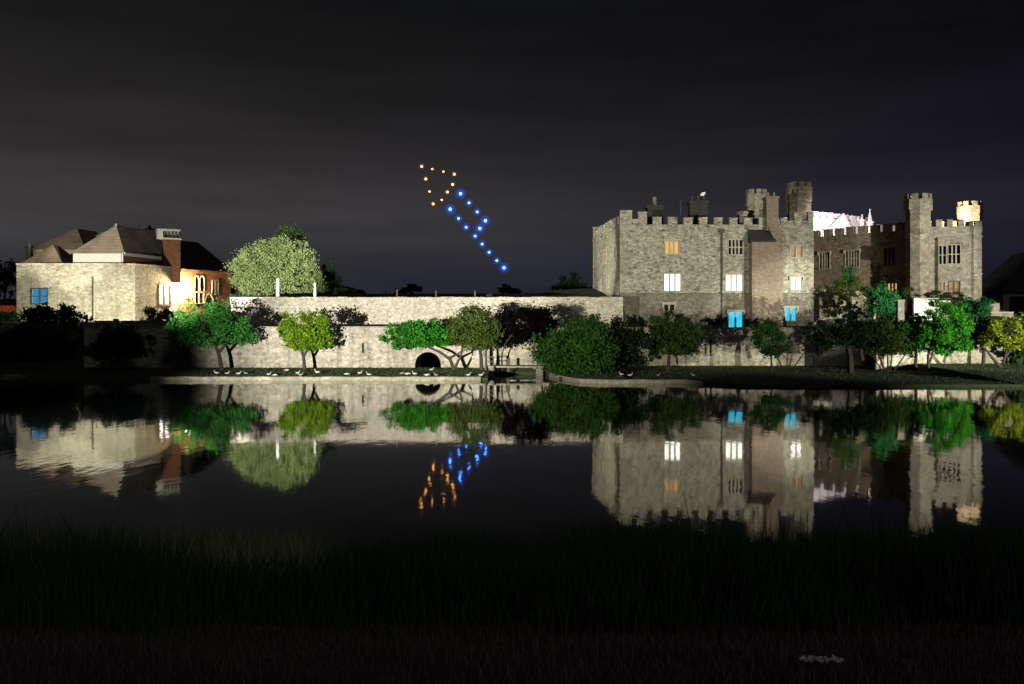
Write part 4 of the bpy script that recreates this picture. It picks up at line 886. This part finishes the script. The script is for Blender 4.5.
# ------------------------------------------------------------------ posts, rail, slab, birds
gp = 'white posts behind the curtain wall'
for px, y0, wd, lb in ((278, 278, 4.0, 'tallest white tapered post before the pale domed tree'), (315, 282.5, 3.0, 'shorter white post right of the pale domed tree trunk'), (397, 289, 2, 'small pale post on the lawn edge left of the skyline tree'), (436, 290, 2, 'small pale post near the middle of the curtain wall'), (475, 290, 2.2, 'rightmost small pale post, below the blue lights')):
    Y = 100.3; mb = MB(); x = PX(px, Y); r_ = wd/2*Y/F*1.25
    t = thing('marker_post', (x, Y, gz(x, Y)), lb, 'post', gp)
    mb.prism((x, Y), r_, gz(x, Y)-.1, PZ(y0+1, Y), 4, r_*.7, rot=math.pi/4); mb.prism((x, Y), r_*.7, PZ(y0+1, Y), PZ(y0, Y), 4, .02, rot=math.pi/4); mb.build('shaft', M['white'] if wd > 2.5 else M['timber'], t)
    mb = MB(); mb.box(x-r_*1.1, x+r_*1.1, Y-r_*1.1, Y+r_*1.1, gz(x, Y)-.05, gz(x, Y)+.12); mb.build('foot', M['trim'], t)
Y = 86.5
t = thing('timber_rail', (PX(489, Y), Y, .5), 'dark timber rail frame beside the olive domed tree', 'rail')
z0 = gz(PX(489, Y), Y)-.1
for px in (485.5, 493.5):
    mb = MB(); x = PX(px, Y); mb.box(x-.06, x+.06, Y-.06, Y+.06, z0, PZ(357.5, Y)); mb.build('post', M['timber'], t)
mb = MB(); mb.box(PX(484, Y), PX(495, Y), Y-.08, Y+.08, PZ(357.5, Y), PZ(356.5, Y)); mb.box(PX(485.5, Y)+.07, PX(493.5, Y)-.07, Y-.03, Y+.03, PZ(362, Y), PZ(361, Y)); mb.build('rail', M['timber'], t)
Y = 87.5
t = thing('mooring_post', (PX(508.5, Y), Y, .5), 'short dark post at the left end of the pale slab', 'post')
mb = MB(); x = PX(508.5, Y); z0 = .5; mb.prism((x, Y), .14, z0-.2, PZ(360, Y), 8, .12); mb.build('shaft', M['timber'], t); mb = MB(); mb.prism((x, Y), .17, PZ(360, Y), PZ(358.5, Y), 8, .1); mb.build('cap', M['timber'], t)
t = thing('sluice_slab', (PX(516, 87.3), 87.3, .3), 'pale flat stone slab bridging the dark inlet', 'footbridge')
mb = MB(); mb.box(PX(487, 87.3), PX(543, 87.3), 86.9, 88.5, PZ(367.6, 87), PZ(366, 87)); mb.build('deck', M['kerb'], t)
mb = MB(); mb.box(PX(487, 87.3), PX(494, 87.3), 87.0, 88.4, -.5, PZ(367.6, 87)-.003); mb.box(PX(536, 87.3), PX(543, 87.3), 87.0, 88.4, -.5, PZ(367.6, 87)-.003); mb.build('abutment', M['plinth'], t)

def bird(px, py, face, mat, label, size=1.0, down=False):
    # find where the grass is seen at that pixel
    Y = 81.0
    for k in range(40):
        X = PX(px, Y); 
        if PZ(py, Y) <= gz(X, Y): break
        Y += .2
    z = gz(X, Y); t = thing('waterbird', (X, Y, z), label, 'bird', 'white birds resting on the grass strip')
    s = size*face; h = .30*size
    pts = [(-.42*s, 0, .20), (-.30*s, 0, .19), (-.12*s, 0, .17), (.10*s, 0, .18), (.24*s, 0, .24)]
    rad = [.015, .07, .15, .16, .10]
    if down: pts += [(.33*s, 0, .22), (.42*s, 0, .14), (.50*s, 0, .08)]; rad += [.05, .055, .02]
    else: pts += [(.29*s, 0, .38), (.31*s, 0, .50), (.36*s, 0, .56), (.42*s, 0, .555)]; rad += [.052, .045, .06, .02]
    mb = MB(); mb.tube([(X+p[0], Y+.1*p[0], z+(p[2]+.02)*size) for p in pts], [r*size for r in rad], 8); mb.build('body', M[mat], t, True)
    mb = MB(); e_ = pts[-1]; mb.tube([(X+e_[0]-.02*s, Y+.1*e_[0], z+(e_[2]+.02)*size), (X+e_[0]+.09*s, Y+.1*e_[0], z+e_[2]*size)], [.022*size, .008*size], 6); mb.build('beak', M['beak'], t)
    for q in (-.06, .06): mb = MB(); mb.tube([(X+.02*s, Y+q, z-.02), (X+.02*s, Y+q, z+.12*size)], [.018, .02], 5); mb.build('leg', M['beak'], t)
BL = [(216.7, 374.2, 'leftmost white bird on the grass, left of the broad tree trunk'), (227.1, 374.4, 'white bird just right of the broad tree trunk'), (238.6, 374.8, 'first bird of the close pair between broad tree and yellow-green tree'), (245.8, 374.4, 'second bird of the close pair between broad tree and yellow-green tree'),
 (268.8, 375.4, 'white bird nearest the kerb left of the yellow-green tree'), (274.5, 376.2, 'low resting bird by the kerb left of the yellow-green tree'), (286.7, 371.5, 'long pale bird lying high on the grass under the yellow-green tree'), (297.7, 374, 'white bird just left of the yellow-green tree trunk'), (300.5, 376, 'bird by the kerb in line with the yellow-green tree trunk'),
 (317.3, 373.4, 'white bird alone right of the yellow-green tree trunk'), (346.5, 375.2, 'low bird midway between yellow-green tree and wall slit'), (359.8, 374.2, 'white bird directly below the wall slit'), (368.9, 375.8, 'bird by the kerb just right of the wall slit'),
 (402, 374.6, 'first low bird left of the drain arch'), (407.5, 375.2, 'second low bird left of the drain arch'), (414.7, 375, 'white bird below the left foot of the drain arch'), (426.9, 376.4, 'low bird by the kerb under the drain arch'), (431.6, 370.8, 'white bird standing high in the mouth of the drain arch'), (436, 376, 'tall white bird by the kerb below the drain arch'),
 (468.4, 376, 'white bird by the kerb under the olive domed tree'), (481, 377, 'white bird by the kerb near the timber rail'),
 (621.6, 377.6, 'left bird of the pair on the right hand kerb'), (630.2, 377.6, 'right bird of the pair on the right hand kerb'), (658.4, 376.2, 'larger white bird below the feathery olive tree'), (693.5, 378, 'rightmost small bird on the grass')]
for k, (px, py, lb) in enumerate(BL):
    low_ = ('low' in lb.split() or 'lying' in lb)
    bird(px, py, 1 if k % 3 else -1, 'feather' if k % 5 != 3 else 'grey_feather', lb, random.uniform(.46, .6), low_)

# ------------------------------------------------------------------ drones
ORANGE = [(106, 84, 'orange light drone at the upper left tip of the orange group'), (158, 96, 'second orange light drone along the top edge'), (212, 109, 'third orange light drone along the top edge'), (265, 122, 'orange light drone at the upper right corner of the orange group'), (126, 145, 'orange light drone just below the upper left tip'), (257, 172, 'pinkish orange light drone below the upper right corner'), (144, 206, 'orange light drone midway down the left edge'), (231, 209, 'brightest pinkish orange light drone nearest the blue lights'), (204, 247, 'orange light drone next above the bottom of the orange group'), (162, 267, 'orange light drone at the bottom corner of the orange group')]
BLUE = [(296, 217, 'topmost blue light drone, large and next to the orange group'), (337, 262, 'second blue light drone down the upper right edge'), (377, 306, 'third blue light drone down the upper right edge'), (417, 349, 'blue light drone at the right hand corner of the blue group'), (390, 387, 'blue light drone just below the right hand corner'), (245, 293, 'blue light drone at the left hand corner of the blue group'), (286, 338, 'second blue light drone down the left edge'), (323, 381, 'third blue light drone down the left edge'), (367, 424, 'blue light drone where both edges meet at the tail'), (401, 463, 'first blue light drone down the tail'), (435, 503, 'second blue light drone down the tail'), (473, 544, 'third blue light drone down the tail'), (508, 579, 'lowest blue light drone at the tip of the tail')]
YD = 367.0
mb = MB(); mb.prism((0, 0), .3, -.12, .12, 8, .22)
for k in range(4):
    a = math.pi/4+k*math.pi/2; p_ = (.72*math.cos(a), .72*math.sin(a), .08); mb.tube([(0, 0, .05), p_], [.045, .035], 6); mb.prism(p_[:2], .06, .06, .2, 8); mb.prism(p_[:2], .34, .2, .215, 14)
air = mb.build('airframe', M['iron']); aim = air.data
import bmesh
def ball(name, r, mat):
    bm = bmesh.new(); bmesh.ops.create_uvsphere(bm, u_segments=14, v_segments=9, radius=r); me = bpy.data.meshes.new(name); bm.to_mesh(me); bm.free(); me.materials.append(mat); me.polygons.foreach_set('use_smooth', [True]*len(me.polygons)); return me
bl, ol = ball('light', .50, M['led_blue']), ball('light', .42, M['led_orange'])
M_halo = {}  # glowing volume balls added for the halo around each light, no drone part
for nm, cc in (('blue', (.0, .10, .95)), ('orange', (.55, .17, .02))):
    m_, t_, b_ = new_mat('halo_'+nm); t_.nodes.remove(b_); rad_ = 2.3 if nm == 'blue' else 1.3
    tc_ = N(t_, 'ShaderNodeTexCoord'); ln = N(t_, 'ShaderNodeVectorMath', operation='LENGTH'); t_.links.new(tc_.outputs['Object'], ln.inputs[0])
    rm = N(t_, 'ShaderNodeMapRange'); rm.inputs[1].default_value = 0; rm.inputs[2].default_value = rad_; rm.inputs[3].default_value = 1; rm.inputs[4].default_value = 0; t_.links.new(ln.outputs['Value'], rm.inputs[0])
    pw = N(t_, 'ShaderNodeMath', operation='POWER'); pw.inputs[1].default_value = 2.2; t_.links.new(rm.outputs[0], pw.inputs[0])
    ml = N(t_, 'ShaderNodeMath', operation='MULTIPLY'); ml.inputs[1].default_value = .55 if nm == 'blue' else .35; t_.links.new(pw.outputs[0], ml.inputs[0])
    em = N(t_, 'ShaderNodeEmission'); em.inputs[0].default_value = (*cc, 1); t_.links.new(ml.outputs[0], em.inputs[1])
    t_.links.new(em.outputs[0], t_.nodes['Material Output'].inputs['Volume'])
    M_halo[nm] = ball('glow_halo', rad_, m_)
first = True
for lst, me, g_, cat in ((ORANGE, ol, 'orange drones in the night sky', 'drone'), (BLUE, bl, 'blue drones in the night sky', 'drone')):
    for zx, zy, lb in lst:
        px, py = 400+zx*.2048, 150+zy*.2048
        t = thing('light_drone', P(px, py, YD), lb, cat, g_)
        a = air if first else air.copy()
        if not first: COL.objects.link(a)
        first = False
        a.parent = t; a.location = (0, 0, .6)
        o = bpy.data.objects.new('light', me); COL.objects.link(o); o.parent = t; o.location = (0, 0, .3)
        q = bpy.data.objects.new('glow_halo', M_halo['blue' if me is bl else 'orange']); COL.objects.link(q); q.parent = t; q.location = (0, 0, .3)
        big = 1.2 if ('large' in lb or 'brightest' in lb or 'corner' in lb or 'tip' in lb) else .95
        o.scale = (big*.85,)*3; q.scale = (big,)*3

# ------------------------------------------------------------------ near bank plants
M_reed, t_, bs = new_mat('reed_blades'); gi = N(t_, 'ShaderNodeNewGeometry')
t_.links.new(mixc(t_, (.048, .108, .03), (.020, .05, .014), gi.outputs['Random Per Island']), bs.inputs['Base Color']); bs.inputs['Roughness'].default_value = .8
M_weed, t_, bs = new_mat('yellow_weeds'); gi = N(t_, 'ShaderNodeNewGeometry')
t_.links.new(mixc(t_, (.40, .38, .12), (.20, .25, .06), gi.outputs['Random Per Island']), bs.inputs['Base Color']); bs.inputs['Roughness'].default_value = .8
M_turf, t_, bs = new_mat('dry_turf'); gi = N(t_, 'ShaderNodeNewGeometry')
t_.links.new(mixc(t_, (.24, .13, .12), (.10, .065, .055), gi.outputs['Random Per Island']), bs.inputs['Base Color']); bs.inputs['Roughness'].default_value = .85
def blades(name, n, xf, y0, y1, hf, wdt, mat, seed, label, cat, lean=.35):
    rng = np.random.default_rng(seed); Y = y0+(y1-y0)*rng.random(n); X = xf(rng, Y, n)
    z = np.interp(Y, [-60, 2, 5, 6, 10, 14, 16, 20], [3.2, 3.1, 2.92, 2.7, 1.5, .3, -.3, -1]); h = hf(rng, X, Y, z, n)
    a = rng.random(n)*6.283; lx, ly = np.cos(a)*h*lean*rng.random(n), np.sin(a)*h*lean*rng.random(n); wv = wdt*(.6+.8*rng.random(n)); wa = rng.random(n)*3.1416; wx, wy = np.cos(wa)*wv*.5, np.sin(wa)*wv*.5
    b = np.stack([X, Y, z-.08], 1); m = b+np.stack([lx*.3, ly*.3, h*.6+.08], 1); tp = b+np.stack([lx, ly, h+.08], 1); wvec = np.stack([wx, wy, 0*wx], 1)
    V = np.stack([b-wvec, b+wvec, m-wvec*.8, m+wvec*.8, tp], 1).reshape(-1, 3)
    me = bpy.data.meshes.new(name); i = np.arange(n)*5
    q = np.stack([i, i+1, i+3, i+2], 1); tr = np.stack([i+2, i+3, i+4], 1)
    loops = np.concatenate([q.ravel(), tr.ravel()]).astype(np.int32)
    me.vertices.add(len(V)); me.vertices.foreach_set('co', V.astype(np.float32).ravel())
    me.loops.add(len(loops)); me.loops.foreach_set('vertex_index', loops)
    me.polygons.add(2*n); me.polygons.foreach_set('loop_start', np.concatenate([np.arange(0, 4*n, 4), 4*n+np.arange(0, 3*n, 3)]).astype(np.int32))
    me.update(calc_edges=True); me.validate(); me.materials.append(mat)
    o = bpy.data.objects.new(name, me); COL.objects.link(o); return tag(o, label, cat, kind='stuff')
fan = lambda rng, Y, n: (rng.random(n)-.5)*2*(Y*.56+1.5)
def tall(rng, X, Y, z, n):
    tip = 4.6-Y*(.205+.012*np.sin(X*.9+Y*.3)+.010*np.sin(X*2.7+1)-.012*np.clip(X/Y*1.0, -.5, .6)); h = (tip-z)*(.55+.42*rng.random(n)**.7); 
    ex = rng.random(n) < .02; h = np.where(ex, h*1.22, h); h *= np.clip((Y-5.9+.5*np.sin(X*1.7)+.3*np.sin(X*4.1))/1.3, .12, 1); return np.clip(h, .06, 1.6)
blades('tall_reeds', 60000, fan, 5.9, 14.8, tall, .016, M_reed, 5, 'dark tall grass and reeds along the near water edge', 'grass')
blades('flowering_weeds', 4200, lambda rng, Y, n: Y*(-.50+.30*rng.random(n)), 8.0, 13, lambda rng, X, Y, z, n: np.clip((4.6-Y*.212-z)*(.8+.3*rng.random(n)), .2, 1.7), .022, M_weed, 6, 'paler yellowish weeds rising among the reeds at the left', 'weeds')
blades('short_turf', 60000, fan, 3.6, 7.0, lambda rng, X, Y, z, n: (.03+.08*rng.random(n)**2)*(.6+.5*np.sin(X*2.3+Y*3)**2), .006, M_turf, 8, 'short dry turf along the near path', 'grass', 1.0)
M_tuft, t_, bs = new_mat('bank_grass_blades'); gi = N(t_, 'ShaderNodeNewGeometry')
t_.links.new(mixc(t_, (.030, .055, .014), (.014, .028, .008), gi.outputs['Random Per Island']), bs.inputs['Base Color']); bs.inputs['Roughness'].default_value = .9
rg = np.random.default_rng(21); V = []
for k in range(46000):
    X = -60+rg.random()*115; e_ = lerp_poly(EDGE, X); Y = e_+.2+(base_y(X)-.1-e_)*rg.random()
    if -1.95 < X < 3.3 or Y > base_y(X)-.2: continue
    z = gz(X, Y)-.03; h = .05+.11*rg.random()**2; a = rg.random()*6.28; w_ = .02+.03*rg.random(); l_ = (rg.random()-.5)*h
    V += [(X-w_*math.cos(a), Y-w_*math.sin(a), z), (X+w_*math.cos(a), Y+w_*math.sin(a), z), (X+l_+.01, Y, z+h), (X+l_-.01, Y, z+h)]
du = thing('bank_grass', (0, 85, .3), None, None); V = np.array(V); bg = leaf_mesh('bank_grass', V, M_tuft, du); bg.parent = None; bg.location = du.location; bpy.data.objects.remove(du); bg.name = 'bank_grass'; tag(bg, 'dark tufted grass on the strip between wall and water', 'grass', kind='stuff')
# crumpled scrap on the path
mb = MB(); c3 = P(821, 658.5, 4.72); rng = random.Random(3); nx, ny = 16, 5; zb = bank_z(4.72)+.06
grid = [[(c3.x+(i/(nx-1)-.5)*.21, c3.y+(j/(ny-1)-.5)*.07*(1-1.2*abs(i/(nx-1)-.5))+rng.uniform(-.008, .008), zb+rng.uniform(0, .022)+.006*math.sin(i*1.3+j)) for j in range(ny)] for i in range(nx)]
for i in range(nx-1):
    for j in range(ny-1): mb.face([grid[i][j], grid[i+1][j], grid[i+1][j+1], grid[i][j+1]])
o = mb.build('paper_scrap', M['white']); md = o.modifiers.new('thick', 'SOLIDIFY'); md.thickness = .004
tag(o, 'crumpled white scrap lying on the turf at the bottom right', 'litter')

# ------------------------------------------------------------------ floodlights
def flood(loc, target, power, angle, blend, color, label, group=None, size=.25, ground=None):
    loc = Vector(loc); d = (Vector(target)-loc).normalized()
    gzv = ground if ground is not None else loc.z-.6
    t = thing('floodlight', (loc.x, loc.y, gzv), label, 'floodlight', group)
    side = d.cross(Vector((0, 0, 1))).normalized(); up = side.cross(d)
    def bx3(mb, c, hs, hd, hu): mb.hexa([c+side*(sx*hs)+d*(sd*hd)+up*(su*hu) for su in (-1, 1) for sx, sd in ((-1, -1), (1, -1), (1, 1), (-1, 1))])
    mb = MB(); bx3(mb, loc-d*.42, .28, .16, .2); mb.build('housing', M['iron'], t)
    mb = MB(); bx3(mb, loc-d*.24, .24, .015, .16); mb.build('lens', M['glass'], t)
    mb = MB(); q = loc-d*.42; mb.tube([(q.x, q.y, gzv-.1), (q.x, q.y, q.z-.18)], [.05, .05], 8); mb.build('bracket', M['iron'], t)
    ld = bpy.data.lights.new('beam', 'SPOT'); ld.energy = power; ld.spot_size = R(angle); ld.spot_blend = blend; ld.color = color; ld.shadow_soft_size = size
    lo = bpy.data.objects.new('beam', ld); COL.objects.link(lo); lo.parent = t; lo.location = loc-t.location; lo.rotation_euler = d.to_track_quat('-Z', 'Y').to_euler()
    return t
warm = (1, .93, .74); white = (1, .96, .86); cool = (1, .89, .95)
KW = 1e6

flood((PX(116, 106), 106, 5.0), (PX(113, 114), 114, 9.6), 9300, 140, .9, (1, .96, .80), 'terrace floodlight washing the right half of the stone block', ground=4.4)
flood((PX(55, 107), 107, 5.3), (PX(50, 114), 114, 9.0), 2400, 140, .9, (1, .96, .80), 'terrace floodlight behind the tall unlit bush below the blue window', ground=4.4)
flood((-60, 13, 2.6), (PX(96, 120), 120, 14.2), .62*KW, 6.6, .5, (1, .94, .80), 'shore floodlight aimed at the tall hipped roof', ground=bank_z(13))
flood((-62, 13, 2.6), (PX(52, 124), 124, 14.8), .42*KW, 5.4, .7, (1, .95, .80), 'shore floodlight aimed at the rear tiled roofs', ground=bank_z(13))
flood((-27, 12.2, 2.6), (-11.3, 95, 6.0), .72*KW, 25.5, .9, white, 'shore floodlight aimed at the curtain wall', ground=bank_z(12))
flood((-29.5, 12, 2.8), (-29.2, 118, 12.4), 1.7*KW, 8.8, .6, white, 'shore floodlight aimed at the pale domed tree', ground=bank_z(12))
flood((-25.5, 12.5, 2.7), (11.5, 100, 7.5), .26*KW, 23, .8, (1, .96, .80), 'added weak fill light on the shore, aimed low across at the castle block', ground=bank_z(12))  # weak fill added for the castle front and dim trees, lamp unseen
flood((66, 14, 3.2), (22, 104, 8.8), .31*KW, 21, .7, (1, .95, .76), 'shore floodlight aimed at the castle block', ground=bank_z(14))
flood((85.5, 17, 3.2), (42, 86, 3.4), .85*KW, 11, .7, (1, .97, .80), 'shore floodlight aimed at the golden tree', ground=bank_z(16))
flood((-24, 12.5, 2.7), (34.5, 104.5, 5.2), .22*KW, 4.6, .8, (1, .95, .82), 'shore floodlight aimed across at the curving terrace wall', ground=bank_z(12))
flood((86, 17, 3.2), (46.2, 107, 8.8), .72*KW, 15, .7, (1, .95, .80), 'shore floodlight aimed at the wing and right hand trees', ground=bank_z(16))
flood((-2, 101.5, 7.5), (10.5, 112, 12.5), 16000, 46, .8, (1, .94, .68), 'lawn floodlight aimed at the left flank of the castle')
# lamp blazing on the brick hall
lp = Vector(Wq.p(Wq.s_(188.5, .85), .85, 0)); lp.z = PZ(290, 122.5)
t = thing('wall_floodlight', (lp.x, lp.y, 4.9), 'glaring warm floodlight on a post in front of the brick hall', 'floodlight')
mb = MB(); mb.tube([(lp.x, lp.y, 4.8), (lp.x, lp.y, lp.z-.3)], [.06, .05], 8); mb.build('post', M['iron'], t)
mb = MB(); mb.prism((lp.x, lp.y), .34, lp.z-.3, lp.z-.2, 10); mb.prism((lp.x, lp.y), .36, lp.z+.4, lp.z+.55, 10, .2); mb.build('cap', M['iron'], t)
me = ball('lamp_globe', .32, M['lamp_white']); o = bpy.data.objects.new('lamp_globe', me); COL.objects.link(o); o.parent = t; o.location = (0, 0, lp.z+.08-4.9)
ld = bpy.data.lights.new('lamp', 'POINT'); ld.energy = 16000; ld.color = (1, .72, .40); ld.shadow_soft_size = .3
lo = bpy.data.objects.new('lamp', ld); COL.objects.link(lo); lo.parent = t; n_ = Wq.n*-.42; lo.location = (n_.x, n_.y, lp.z+.1-4.9)
# roof floods
flood((PX(826, 130), 130, 14.6), (PX(838, 143), 143, 20), 18000, 120, .6, cool, 'roof floodlight washing the white hall', size=.2)
flood((PX(860, 130), 130, 14.6), (PX(860, 147), 147, 20), 15000, 120, .6, cool, 'roof floodlight washing the pinnacles of the white hall', size=.2)
flood((PX(951, 117.5), 117.5, 15.0), (LT[0], LT[1], 18), 11500, 110, .6, (1, .78, .52), 'roof floodlight warming the rear turret', size=.15)
flood((PX(826, 113), 113, 14.4), (PX(800, 114), 114, 18.5), 1100, 80, .6, (1, .82, .78), 'roof floodlight beside the taller roof turret', size=.1)
flood((PX(-15, 120), 120, 5.5), (PX(3, 125), 125, 5.6), 700, 70, .5, (1, .34, .12), 'orange ground light before the boundary wall', size=.1, ground=5)
